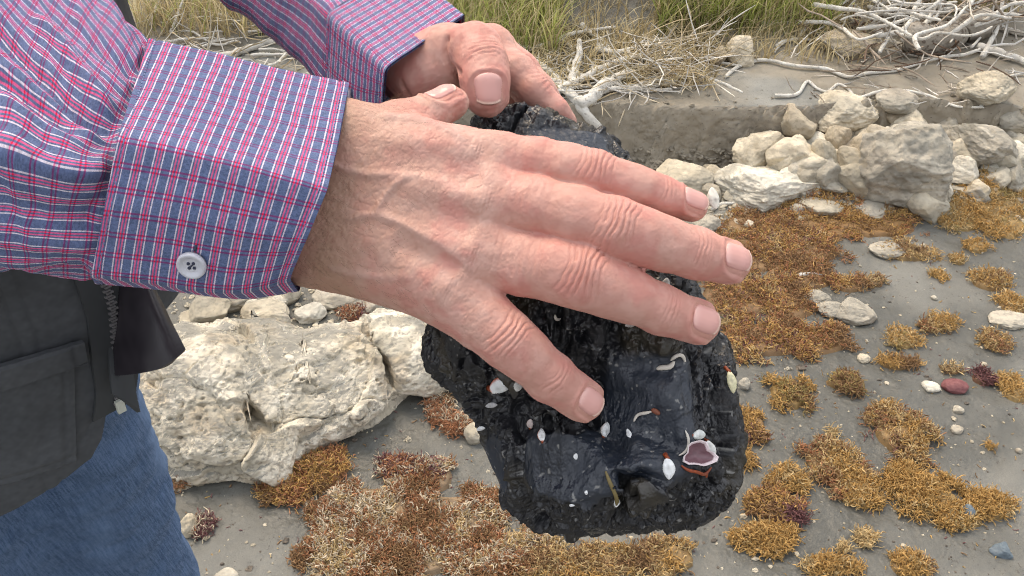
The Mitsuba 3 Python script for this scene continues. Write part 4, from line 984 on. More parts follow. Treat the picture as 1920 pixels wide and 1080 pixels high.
rubble(12, 1360, 1520, 300, 392, 30, 60, 'among the small ones round the broad front stone', 'stones round the broad front stone', 250, ['cream_stone', 'white_stone', 'grey_stone'])
rubble(10, 1225, 1345, 318, 372, 24, 44, 'below the bank face by the index finger', 'stones below the bank face', 270, ['cream_stone', 'brown_stone'])
rubble(12, 330, 790, 540, 606, 30, 80, 'low on the sand behind the ledge', 'low stones behind the ledge', 290, ['cream_stone', 'grey_stone', 'white_stone'])
mat('red_stone', lambda p, n, uv: MIX([0.12, 0.035, 0.04], [0.22, 0.09, 0.09], FB(p.x * 200, p.y * 200, p.z * 200, 3)), .7)
mat('slate', lambda p, n, uv: MIX([0.06, 0.085, 0.11], [0.16, 0.20, 0.23], FB(p.x * 240, p.y * 240, p.z * 240, 3)), .6)
stone(1790, 726, 54, 26, 'red_stone', 'dark red pebble right of the white pebble', 'pebble', 3, seed=60, angular=.5, cat_='pebble')
stone(1878, 1032, 46, 24, 'slate', 'blue-grey slate chip near the lower right corner', 'pebble', 3, seed=61, angular=.8, cat_='pebble')
stone(1814, 966, 24, 22, 'slate', 'small dark slate pebble on golden seaweed', 'pebble', 3, seed=62, angular=.4, lift=.012, cat_='pebble')
mat('grey_grit', lambda p, n, uv: MIX([0.04, 0.036, 0.03], [0.16, 0.13, 0.10], N(p.x * 90, p.y * 90, p.z * 90)), .7)
# unnumbered grit and chips scattered over the sand and between the stones
r1 = np.random.default_rng(5); parts = []
b = _ico[1]
def grit(px, py, s):
    P = hit(px, py); sc = s * depth_of(P) / F
    for c, r in zip(P, sc):
        q = np.array(b.vertices) * r * r1.uniform(.6, 1.2, 3) * [1, 1, .6]; q *= 1 + .25 * r1.normal(size=(len(q), 1)); parts.append((q + c + [0, 0, r * .2], np.array(b.faces)))
grit(r1.uniform(1220, 1920, 420), r1.uniform(330, 420, 420), r1.uniform(2, 9, 420))
grit(r1.uniform(300, 1920, 900), r1.uniform(430, 1080, 900), r1.exponential(1.3, 900) + .7)
grit(r1.uniform(300, 800, 220), r1.uniform(530, 620, 220), r1.uniform(2, 7, 220))
PB = len(parts)
grit(r1.uniform(300, 1920, 800), r1.uniform(400, 1080, 800), r1.exponential(1.2, 800) + .7)
put('dark_grit', cat(parts[PB:]), 'grey_grit', smooth=False, kind='stuff', label='dark sand specks and shell crumbs on the beach', category='gravel'); parts = parts[:PB]
grit(r1.uniform(1130, 1480, 150), r1.uniform(280, 318, 150), r1.uniform(2, 8, 150)); grit(r1.uniform(1120, 1900, 45), r1.normal(190, 12, 45), r1.uniform(1.5, 5, 45))
mat('clod', lambda p, n, uv: MIX([0.15, 0.13, 0.10], [0.27, 0.24, 0.19], FB(p.x * 90, p.y * 90, p.z * 90, 3)), .9)
put('earth_clods', cat(parts[PB:]), 'clod', smooth=False, kind='stuff', label='crumbled earth along the edge and foot of the bank', category='earth'); parts = parts[:PB]
put('beach_grit', cat(parts), 'cream_stone', smooth=False, kind='stuff', label='small stone chips and grit scattered on the sand', category='gravel')
# ------------------------------------------------------------------ washed-up seaweed
def strands(P0, D0, L, r, curl, gen, npts=5, up=0.0):
    """many curled fronds at once: (vertices, faces, strand number of each vertex)"""
    n = len(P0); pts = [P0]; d = norm(D0)
    for k in range(npts - 1):
        pts.append(pts[-1] + d * (L / (npts - 1))[:, None])
        d = norm(d + gen.normal(0, curl, (n, 3)) + np.array([0, 0, up]))
    p = np.stack(pts, 1); t = np.gradient(p, axis=1); t /= np.linalg.norm(t, axis=2, keepdims=True) + 1e-9
    a = np.cross(t, gen.normal(size=(n, 1, 3))); a /= np.linalg.norm(a, axis=2, keepdims=True) + 1e-9; b_ = np.cross(t, a)
    rr = r[:, None] * np.array([.8, 1.15, .85, 1.1, .35])[None, :npts]
    ang = np.arange(3) * 2 * np.pi / 3
    v = p[:, :, None] + rr[..., None, None] * (np.cos(ang)[None, None, :, None] * a[:, :, None] + np.sin(ang)[None, None, :, None] * b_[:, :, None])
    i, j = np.meshgrid(np.arange(npts - 1), np.arange(3), indexing='ij')
    q = np.stack([i * 3 + j, i * 3 + (j + 1) % 3, (i + 1) * 3 + (j + 1) % 3, (i + 1) * 3 + j], -1).reshape(-1, 4)
    f1 = np.vstack([q[:, [0, 1, 2]], q[:, [0, 2, 3]]])
    m_ = npts * 3
    f = (f1[None] + (np.arange(n) * m_)[:, None, None]).reshape(-1, 3)
    return v.reshape(-1, 3), f, np.repeat(np.arange(n), m_)
TONES = dict(gold=np.array([0.47, 0.295, 0.105]), straw=np.array([0.52, 0.39, 0.20]), brown=np.array([0.27, 0.160, 0.078]), rust=np.array([0.37, 0.175, 0.088]), purple=np.array([0.165, 0.075, 0.075]), cream=np.array([0.60, 0.52, 0.39]), olive=np.array([0.33, 0.255, 0.10]))
matv('seaweed', rough=.55, spec=.35)
def weed(ells, tones, name, label, group=None, kind=None, seed=1, dens=1.0, hgt=1.0, two=None):
    """ells: (px, py, rx, ry) patches on the sand; tones: {name: share}; two: (px, py, radius, tone) a differently coloured part"""
    g = np.random.default_rng(seed); VV, FF, CC, at = [], [], [], 0
    for ex, ey, rx, ry in ells:
        n = int(dens * rx * ry * .16 * 2.6) + 20
        u = np.sqrt(g.random(n * 2)) ; th = g.random(n * 2) * 2 * np.pi
        X, Y = u * np.cos(th), u * np.sin(th)
        c0 = hit(np.array(ex * 1.0), np.array(min(ey, 1110) * 1.0)); dp = depth_of(c0); 
        frx = rx / F * dp; sinp = (CAM_H - c0[2]) / np.linalg.norm(CAM - c0); fry = ry / F * dp / sinp
        lump = 1.3 * nz(np.stack([X * frx, Y * fry, 0 * X], -1), 22, seed + 3, 4)
        keep = u < .80 + 1.9 * lump + .10 * g.normal(size=n * 2)
        X, Y, u, lump = X[keep][:n], Y[keep][:n], u[keep][:n], lump[keep][:n]
        n = len(X)
        px, py = c0[0] + X * frx, c0[1] + Y * fry
        H0 = hgt * (.010 + .30 * min(frx, fry)) if kind is None else hgt * .022
        H0 = min(H0, .045 * hgt)
        dome = H0 * np.sqrt(np.clip(1 - u ** 2, 0, 1)) * (.75 + 1.6 * lump)
        pz = ground_z(px, py) + np.maximum(dome, .001) * g.uniform(.35, 1.0, n)
        P0 = np.stack([px, py, pz], -1)
        D0 = g.normal(size=(n, 3)) * [1, 1, .7] + [0, 0, .55] + np.stack([X, Y, 0 * X], -1) * .5
        L = g.uniform(.010, .024, n); r = g.uniform(.0006, .0013, n)
        v, f, k = strands(P0, D0, L, r, .75, g, 5, .05)
        names = list(tones); pr = np.array([tones[t] for t in names], float); 
        field = meshkit.fbm(P0 * 22, 3, seed + 9)                     # patches of one tone
        cut = np.cumsum(pr / pr.sum()); srt = np.clip((field - .5) * 1.9 + .5 + g.normal(0, .16, n), 0, .999)
        col = np.array([TONES[t] for t in names])[np.searchsorted(cut, srt).clip(0, len(names) - 1)]
        if two:
            for tx, ty, tr, tone in two:
                c2 = hit(np.array(tx * 1.0), np.array(ty * 1.0)); m2 = np.linalg.norm(P0[:, :2] - c2[:2], axis=1) < tr / F * dp * (1 + .5 * g.normal(size=n) * .4); col[m2] = TONES[tone] * .5 + col[m2] * .5 if tone == 'gold' else TONES[tone]
        col = col * g.uniform(.65, 1.25, (n, 1))
        VV.append(v); FF.append(f + at); CC.append(np.clip(col[k], 0, 1)); at += len(v)
        # the matted bottom of the heap, its colour darkened as painted inner shade
        ring_, spk = 9, 26
        rr = np.linspace(0, .72, ring_)[:, None]; aa = np.linspace(0, 2 * np.pi, spk, endpoint=False)[None]
        wob = 1 + .35 * nz(np.stack([np.cos(aa) * 1.5, np.sin(aa) * 1.5, aa * 0 + seed], -1), 1.3, seed, 2)
        bx_, by_ = c0[0] + rr * wob * np.cos(aa) * frx, c0[1] + rr * wob * np.sin(aa) * fry
        bz = ground_z(bx_, by_) + np.where(rr < .7, .45 * H0 * np.sqrt(np.clip(1 - rr ** 2, 0, 1)) * (1 + 1.2 * nz(np.stack([bx_, by_, 0 * bx_], -1), 60, seed, 2)), -.004)
        v = np.stack([bx_, by_, bz], -1).reshape(-1, 3); i, j = np.meshgrid(np.arange(ring_ - 1), np.arange(spk), indexing='ij')
        q = np.stack([i * spk + j, (i + 1) * spk + j, (i + 1) * spk + (j + 1) % spk, i * spk + (j + 1) % spk], -1).reshape(-1, 4)
        f = np.vstack([q[:, [0, 1, 2]], q[:, [0, 2, 3]]])
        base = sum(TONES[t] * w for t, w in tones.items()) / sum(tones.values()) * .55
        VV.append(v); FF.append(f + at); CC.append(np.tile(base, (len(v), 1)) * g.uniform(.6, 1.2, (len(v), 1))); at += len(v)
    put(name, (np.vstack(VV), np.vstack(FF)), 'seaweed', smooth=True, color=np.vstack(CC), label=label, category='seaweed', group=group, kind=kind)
GB = dict(gold=.45, straw=.2, brown=.25, rust=.1); BR = dict(brown=.40, rust=.15, gold=.26, purple=.09, straw=.10); YE = dict(gold=.7, straw=.25, olive=.05); MX = dict(brown=.36, rust=.19, cream=.22, straw=.23); RU = dict(rust=.5, gold=.28, brown=.22)
weed([(1440, 425, 120, 34), (1400, 480, 110, 42), (1510, 470, 90, 36), (1385, 560, 95, 52), (1470, 570, 80, 45), (1420, 640, 120, 42), (1530, 640, 80, 36), (1500, 520, 90, 34), (1590, 535, 40, 20)], BR, 'seaweed_mat', 'matted brown seaweed spread beside the fingertips', kind='stuff', seed=11)
weed([(1500, 395, 130, 22), (1640, 425, 100, 28), (1560, 430, 90, 26)], dict(brown=.4, gold=.4, rust=.2), 'seaweed_mat', 'brown seaweed drift along the foot of the rubble', kind='stuff', seed=12)
weed([(1850, 385, 100, 34), (1880, 425, 60, 26), (1800, 415, 60, 20), (1880, 355, 60, 24)], YE, 'seaweed_mat', 'golden seaweed drift at the right edge below the rocks', kind='stuff', seed=13)
weed([(700, 960, 125, 60), (800, 900, 70, 42), (850, 985, 120, 75), (660, 1040, 110, 50), (960, 1040, 140, 60), (770, 1050, 120, 50), (930, 950, 60, 40)], MX, 'seaweed_mat', 'mixed brown, rust and bleached seaweed below the black rock', kind='stuff', seed=14, dens=1.1)
weed([(1120, 1060, 150, 32), (1240, 1050, 90, 34), (1040, 1075, 90, 30)], dict(gold=.4, straw=.25, brown=.35), 'seaweed_mat', 'golden-brown seaweed under the black rock at the bottom edge', kind='stuff', seed=15)
cl = [
 ([(590, 895, 76, 40), (545, 925, 60, 34), (620, 880, 50, 34)], RU, 'orange-brown seaweed clump left of the bleached mat', {}),
 ([(690, 960, 50, 22), (640, 940, 30, 16)], dict(cream=.7, straw=.2, rust=.1), 'bleached cream seaweed tuft beside the orange-brown clump', {}),
 ([(740, 880, 45, 26), (800, 885, 40, 26)], dict(rust=.4, purple=.25, cream=.35), 'reddish and cream seaweed at the top of the mat', {}),
 ([(820, 765, 30, 28), (850, 800, 38, 22)], dict(rust=.5, cream=.3, brown=.2), 'reddish seaweed hugging the left side of the black rock', {}),
 ([(385, 985, 26, 26)], dict(purple=.3, cream=.4, rust=.3), 'small reddish seaweed tuft on the pebble beside the jeans', {}),
 ([(680, 592, 60, 16)], dict(purple=.5, rust=.3, cream=.2), 'purplish seaweed behind the pale ledge under the wrist', {}),
 ([(340, 905, 14, 20)], dict(brown=.7, rust=.3), 'brown seaweed wisp at the foot of the ledge by the jeans', {}),
 ([(1690, 818, 68, 56)], GB, 'large round golden seaweed clump with a purple left side', dict(two=[(1630, 845, 42, 'purple')])),
 ([(1735, 930, 78, 50), (1700, 900, 50, 34), (1800, 975, 60, 22)], YE, 'large golden seaweed clump holding a slate pebble', {}),
 ([(1850, 950, 54, 30)], dict(gold=.7, straw=.3), 'thin golden seaweed right of the slate pebble', {}),
 ([(1555, 870, 66, 42), (1590, 910, 60, 30)], GB, 'golden-brown seaweed clump left of the large round one', {}),
 ([(1480, 905, 60, 24), (1620, 940, 60, 16)], dict(gold=.6, straw=.4), 'low golden seaweed trail below the golden-brown clump', {}),
 ([(1410, 800, 34, 34), (1395, 850, 22, 30)], dict(gold=.5, brown=.3, purple=.2), 'seaweed clump touching the right side of the black rock', {}),
 ([(1460, 950, 62, 40)], dict(brown=.5, gold=.3, rust=.2), 'brown seaweed clump with a dark purple middle, lower right of the rock', dict(two=[(1490, 985, 34, 'purple')])),
 ([(1440, 1015, 72, 30)], YE, 'golden seaweed in front of the purple-centred clump', {}),
 ([(1620, 1012, 32, 14), (1580, 1030, 18, 8)], dict(straw=.7, gold=.3), 'small pale seaweed tuft near the bottom right', {}),
 ([(1710, 1066, 56, 22)], GB, 'seaweed clump cut by the bottom edge, right', {}),
 ([(1560, 1066, 60, 18)], dict(gold=.6, straw=.4), 'seaweed clump cut by the bottom edge, middle right', {}),
 ([(1480, 740, 52, 36)], dict(gold=.6, olive=.2, brown=.2), 'golden seaweed clump hanging below the brown mat', {}),
 ([(1585, 720, 50, 24)], dict(brown=.5, olive=.3, gold=.2), 'dull brown seaweed clump below the beige pebble', {}),
 ([(1765, 606, 36, 16), (1740, 615, 20, 12)], GB, 'small golden clump alone on the sand', {}),
 ([(1762, 516, 22, 11)], YE, 'tiny yellow seaweed tuft left of the right-hand drift', {}),
 ([(1690, 640, 36, 20)], YE, 'bright yellow seaweed clump right of the grey stones', {}),
 ([(1680, 682, 44, 16)], dict(brown=.5, gold=.5), 'narrow brown seaweed strip below the bright yellow clump', {}),
 ([(1862, 640, 32, 22)], GB, 'golden seaweed clump below the dark stone at the right edge', {}),
 ([(1842, 712, 28, 16)], dict(purple=.6, rust=.2, gold=.2), 'dark red seaweed tuft right of the dark red pebble', {}),
 ([(1900, 735, 36, 26)], YE, 'golden seaweed clump at the right edge, level with the red pebble', {}),
 ([(1855, 530, 44, 20), (1895, 575, 30, 24)], GB, 'golden seaweed trailing down the right edge', {}),
 ([(1785, 696, 22, 7)], dict(straw=.6, brown=.4), 'thin seaweed wisp above the dark red pebble', {}),
 ([(1700, 478, 60, 18)], dict(gold=.4, straw=.3, brown=.3), 'seaweed behind the half-buried grey stone', {}),
 ([(1795, 490, 20, 9), (1830, 465, 30, 12)], YE, 'little golden tufts on the sand under the right-hand drift', {}),
 ([(1640, 530, 22, 12)], dict(brown=.6, straw=.4), 'lone brown tuft right of the mat', {}),
 ([(1560, 815, 10, 8)], dict(straw=1), 'tiny straw-coloured wisp left of the large round clump', {}),
 ([(1855, 838, 9, 10)], dict(gold=1), 'tiny golden wisp on the bare sand at the right', {}),
]
gsw = np.random.default_rng(8); sx_, sy_ = gsw.uniform(300, 1920, 900), gsw.uniform(400, 1080, 900); Ps_ = hit(sx_, sy_, .001)
v_, f_, k_ = strands(Ps_, gsw.normal(size=(900, 3)) * [1, 1, .15], gsw.uniform(.005, .016, 900), gsw.uniform(.0006, .0013, 900), .6, gsw, 5)
put('seaweed_scraps', (v_, f_), 'seaweed', color=np.array([TONES[t] for t in ('brown', 'gold', 'straw', 'purple')])[gsw.integers(0, 4, 900)][k_], label='loose scraps of seaweed strewn over the sand', category='seaweed', kind='stuff')
for s, (e, t, lab, kw) in enumerate(cl): weed(e, t, 'seaweed_clump', lab, seed=40 + s * 3, dens=1.25, **kw)
# ------------------------------------------------------------------ driftwood, dry litter and grass on the bank
mat('bleached_wood', lambda p, n, uv: MIX(MIX([0.44, 0.42, 0.375], [0.74, 0.72, 0.665], FB(p.x * 60, p.y * 60, p.z * 60, 3)), [0.22, 0.19, 0.15], SS(.60, .75, FB(p.x * 130, p.y * 130, p.z * 130, 3)) * .6), .8, bump=lambda p, n, uv: FB(p.x * 300, p.y * 300, p.z * 300, 3) * .002, spec=.2)
mat('old_wood', lambda p, n, uv: MIX(MIX([0.24, 0.21, 0.17], [0.42, 0.39, 0.34], FB(p.x * 40, p.y * 40, p.z * 40, 3)), [0.08, 0.055, 0.04], SS(.55, .7, FB(p.x * 70, p.y * 70, p.z * 70, 3)) * .7), .85, bump=lambda p, n, uv: FB(p.x * 120, p.y * 120, p.z * 120, 3) * .008, spec=.2)
mat('rot', (0.05, 0.028, 0.02), .9)
def branch(pts, r, label, bsdf='bleached_wood', lift=.6, seed=0, taper=.55, name='driftwood_branch', group=None, knobs=True, sides=12, cat_='driftwood', parent=None, up=None):
    """pts: (px, py) along it, lying on the ground; r: pixels"""
    q = np.array(pts, float)
    P = hit(q[:, 0], q[:, 1], .005); r0 = .82 * r / F * depth_of(P).mean()
    P[:, 2] += r0 * lift
    if up is not None: P = P + np.array([0, 0, 1.0]) * np.array(up)[:, None] - 0
    n = 12 + 6 * len(q); C = spline(P, n); g = np.random.default_rng(seed)
    C = C + r0 * .8 * np.cumsum(g.normal(0, .22, (n, 3)), 0) * sm(0, .2, np.linspace(0, 1, n))[:, None] * .5
    R = r0 * np.linspace(1, taper, n) * (1 + .05 * g.normal(size=n))
    R[0] *= .8; R[-1] *= .6
    v, f = tube(C, R, sides); nn = vnormals(v, f); v = v + nn * (r0 * .30 * nz(v, .40 / r0, seed, 3))[:, None]
    return put(name, (v, f), bsdf, parent, label=label, category=None if parent else cat_, group=group)
branch([(925, 50), (960, 85), (990, 115), (1060, 165), (1095, 210), (1128, 240)], 13, 'thick white driftwood branch running down behind the black rock', seed=1, taper=.8)
branch([(1030, 183), (1110, 150), (1170, 128), (1220, 113)], 11, 'white branch crossing the thick one, rising to the right', seed=2)
branch([(1082, 205), (1120, 178), (1160, 155), (1185, 140)], 16, 'broad white root end beside the thick branch', seed=3, taper=.6, name='driftwood_root')
branch([(1072, 160), (1078, 130), (1084, 104)], 11, 'short white stub standing above the thick branch', seed=4, up=[0, .02, .05])
branch([(1200, 172), (1230, 155), (1265, 146), (1300, 140), (1345, 148), (1394, 171)], 6, 'thin arched white twig left of the long twig', seed=5)
branch([(1360, 146), (1395, 122), (1435, 116), (1490, 127), (1560, 135), (1585, 145), (1625, 139), (1675, 135), (1740, 117), (1810, 107), (1852, 92)], 4.2, 'long thin white twig lying across the sand bank', seed=6, taper=.9)
branch([(1452, 181), (1500, 173), (1520, 153), (1535, 165), (1555, 172), (1575, 158), (1615, 186)], 4.5, 'zigzag white twig on the edge of the bank', seed=7)
branch([(1612, 186), (1640, 176), (1680, 170), (1740, 182), (1790, 200), (1842, 202)], 4.5, 'curved white twig right of the zigzag one', seed=8)
branch([(1838, 203), (1852, 175), (1868, 154), (1925, 140)], 4.5, 'bent white twig in front of the beige boulder', seed=9)
branch([(1578, -10), (1625, 40), (1670, 70), (1722, 92)], 13, 'grey-white branch slanting down from the top edge', seed=10)
branch([(1690, 88), (1740, 92), (1790, 78), (1842, 52)], 34, 'thick weathered grey log with a dark hollow end', 'old_wood', seed=11, taper=.9, name='driftwood_log', sides=20)
branch([(1710, 102), (1735, 72), (1760, 42), (1790, 15)], 5, 'thin white twig leaning over the grey log', seed=12, up=[.03, .08, .12, .16])
branch([(1832, 92), (1875, 108), (1930, 128)], 11, 'white branch leaving the tangle at the right edge', seed=13)
branch([(1676, 32), (1715, 52), (1748, 68)], 12, 'short pale branch behind the grey log', seed=14)
branch([(1420, 48), (1480, 46), (1545, 42), (1580, 44)], 7, 'straight grey branch lying at the foot of the grass', seed=15, taper=.8)
branch([(1500, 70), (1530, 30), (1555, -10)], 4.5, 'thin twig leaning up in front of the green grass', seed=16, up=[0, .05, .1])
branch([(1455, 90), (1480, 76), (1515, 74), (1550, 80), (1570, 100)], 5, 'arched bleached root above the long twig', seed=17)
branch([(1450, 100), (1478, 78), (1500, 72)], 4, 'thin root crossing the arched one', seed=18)
branch([(1840, 20), (1870, 50), (1930, 70)], 9, 'white branch at the top right corner', seed=19)
branch([(1790, 55), (1850, 62), (1925, 58)], 8, 'pale branch lying level at the right edge of the tangle', seed=20, up=[.05, .06, .04])
branch([(1840, 110), (1860, 80), (1865, 45), (1868, 5)], 6, 'forked pale stick standing in the tangle', seed=21, up=[0, .04, .08, .12])
branch([(1640, 12), (1700, 8), (1760, 22), (1830, 18)], 7, 'pale branch along the top edge above the log', seed=22)
branch([(411, 112), (470, 95), (530, 70)], 10, 'white stick between the two shirt sleeves', seed=23)
branch([(283, 50), (300, 25), (322, -8)], 4, 'left of two thin twigs between the sleeves', seed=24, up=[0, .03, .06])
branch([(320, 64), (342, 32), (364, 0)], 4, 'right of two thin twigs between the sleeves', seed=25, up=[0, .03, .06])
branch([(1495, 520), (1520, 516), (1545, 520)], 6, 'white driftwood chip lying in the seaweed mat', seed=26, name='driftwood_chip')
branch([(1335, 395), (1350, 385), (1378, 382)], 6, 'small white wood chip by the index fingertip', seed=27, name='driftwood_chip')
gw = np.random.default_rng(31)
def sticks(n, x0, x1, y0, y1, l0, l1, angs, r0, r1, where, grp, seed, high=0.0):
    for k, x in enumerate(sorted(gw.uniform(x0, x1, n))):
        y = gw.uniform(y0, y1); L_ = gw.uniform(l0, l1); a_ = gw.choice(angs) + gw.normal(0, .2); r = gw.uniform(r0, r1); up_ = np.sort(gw.uniform(0, high, 3)) if high else None
        ts = np.linspace(-.5, .5, 5); jit = gw.normal(0, .06, (5, 2)) * L_; pts_ = [(x + L_ * t * math.cos(a_) + jit[q_, 0], y + L_ * .55 * t * math.sin(a_) + jit[q_, 1] * .6) for q_, t in enumerate(ts)]; up_ = None if up_ is None else np.interp(np.linspace(0, 1, 5), [0, .5, 1], up_)
        branch(pts_, r * .78, f"{'thick' if r > .5 * (r0 + r1) else 'thin'} {where}, {ORD[k]} from the left", seed=seed + k, group=grp, up=up_, lift=gw.uniform(.6, 2.5), sides=9)
sticks(22, 945, 1290, 70, 175, 70, 210, [-.5, -.25, .1, .5, .9], 4, 9.5, 'white stick heaped right of the rear hand', 'white sticks right of the rear hand', 100)
sticks(34, 1570, 1915, 2, 120, 90, 260, [-.9, -.4, .15, .5, 1.0], 3, 8.5, 'bleached branch in the upper right tangle', 'bleached branches in the upper right tangle', 140, .12)
sticks(8, 290, 540, 25, 120, 50, 130, [-.6, -.3, .2], 3, 6, 'pale stick between the two sleeves', 'pale sticks between the sleeves', 180)
# the tangle: thin twigs and reed litter nobody could count
g = np.random.default_rng(77)
def litter(n, x0, x1, y0, y1, Lm, rm, spread, lift, seedcol):
    px, py = g.uniform(x0, x1, n), g.uniform(y0, y1, n); P = hit(px, py); P[:, 2] += g.uniform(0, lift, n)
    D = g.normal(size=(n, 3)) * [1, .7, spread] + [.3, 0, 0]
    v, f, k = strands(P, D, g.uniform(.4, 1, n) * Lm, g.uniform(.5, 1.0, n) * rm, .16, g, 5)
    c = seedcol[g.integers(0, len(seedcol), n)] * g.uniform(.7, 1.15, (n, 1)); return v, f, np.clip(c[k], 0, 1)
def many(L_): 
    V_, F_, C_, at = [], [], [], 0
    for v, f, c in L_: V_.append(v); F_.append(f + at); C_.append(c); at += len(v)
    return (np.vstack(V_), np.vstack(F_)), np.vstack(C_)
matv('dry_litter', rough=.8, spec=.2)
pale = np.array([[.60, .57, .50], [.52, .45, .33], [.46, .37, .23], [.66, .64, .60]]); wood = np.array([[.62, .60, .56], [.50, .46, .40], [.34, .28, .22], [.16, .11, .08]])
me, col = many([litter(110, 540, 930, 90, 170, .18, .0026, .3, .03, pale), litter(300, 930, 1300, 95, 185, .18, .0028, .25, .03, pale), litter(170, 1180, 1330, 90, 165, .20, .0024, .5, .06, pale)])
put('reed_litter', me, 'dry_litter', color=col, kind='stuff', label='pale broken reeds and straw along the foot of the grass', category='plant litter')
me, col = many([litter(130, 1570, 1930, -10, 120, .30, .0045, .6, .12, wood), litter(70, 1560, 1930, 40, 150, .20, .0030, .3, .04, wood), litter(60, 1460, 1900, 100, 200, .12, .0022, .2, .02, wood), litter(120, 260, 560, 40, 130, .16, .0028, .4, .03, pale)])
put('driftwood_twigs', me, 'dry_litter', color=col, kind='stuff', label='tangle of thin bleached twigs at the top right', category='driftwood')
# grass
def blades(n, x0, x1, y0, y1, Lm, cols, lean, gx=None):
    px, py = g.uniform(x0, x1, n), g.uniform(y0, y1, n); P = hit(px, py)
    L_ = Lm * g.uniform(.45, 1.1, n); az = g.uniform(0, 2 * np.pi, n); side = np.stack([np.cos(az), np.sin(az), 0 * az], -1)
    ln = g.normal(0, 1, (n, 2)) * lean + [.12, -.15]
    t = np.array([0, .35, .7, 1.0]); w = np.array([1, .9, .6, .08]) 
    c = P[:, None] + np.stack([ln[:, :1] * L_[:, None] * t ** 1.8, ln[:, 1:] * L_[:, None] * t ** 1.8, L_[:, None] * (t - .25 * t ** 3 * np.minimum(1.5, np.linalg.norm(ln, axis=1))[:, None])], -1)
    wd = g.uniform(.0012, .0030, n)[:, None, None] * w[None, :, None] * side[:, None]
    v = np.stack([c - wd, c + wd], 2).reshape(-1, 3)
    f1 = np.array([[0, 1, 3], [0, 3, 2], [2, 3, 5], [2, 5, 4], [4, 5, 7], [4, 7, 6]]); f = (f1[None] + 8 * np.arange(n)[:, None, None]).reshape(-1, 3)
    colr = cols[g.integers(0, len(cols), n)] * g.uniform(.7, 1.2, (n, 1)); return v, f, np.clip(np.repeat(colr, 8, 0), 0, 1)
scene['mat_grass_blade'] = {'type': 'principledthin', 'base_color': {'type': 'mesh_attribute', 'name': 'vertex_color'}, 'roughness': .6, 'diff_trans': .9}
green = np.array([[.36, .41, .12], [.45, .49, .18], [.54, .53, .25], [.30, .37, .10]]); straw_ = np.array([[.62, .54, .34], [.54, .45, .27], [.68, .61, .42], [.44, .36, .21]])
me, col = many([blades(900, 560, 860, -60, 100, .17, np.vstack([green[1:3], straw_]), .4), blades(2300, 820, 1050, -60, 110, .20, np.vstack([green, green[1:3], straw_]), .35), blades(350, 1050, 1260, -40, 120, .10, straw_, .5), blades(500, 1040, 1300, -60, 0, .14, np.vstack([straw_, straw_, green[2:3]]), .45), blades(2400, 1230, 1560, -60, 70, .20, np.vstack([green, green, straw_]), .35),
                blades(900, 1280, 1620, 20, 120, .10, straw_, .6), blades(1500, 250, 620, -60, 72, .16, np.vstack([green[1:3], straw_, straw_]), .45), blades(700, 1560, 1920, -60, 30, .2, np.vstack([green[2:3], straw_]), .4), blades(1500, 860, 1340, 60, 170, .08, straw_, .7)])
put('beach_grass', me, 'grass_blade', color=col, kind='stuff', smooth=True, label='green and straw-coloured grass at the foot of the dune', category='grass')
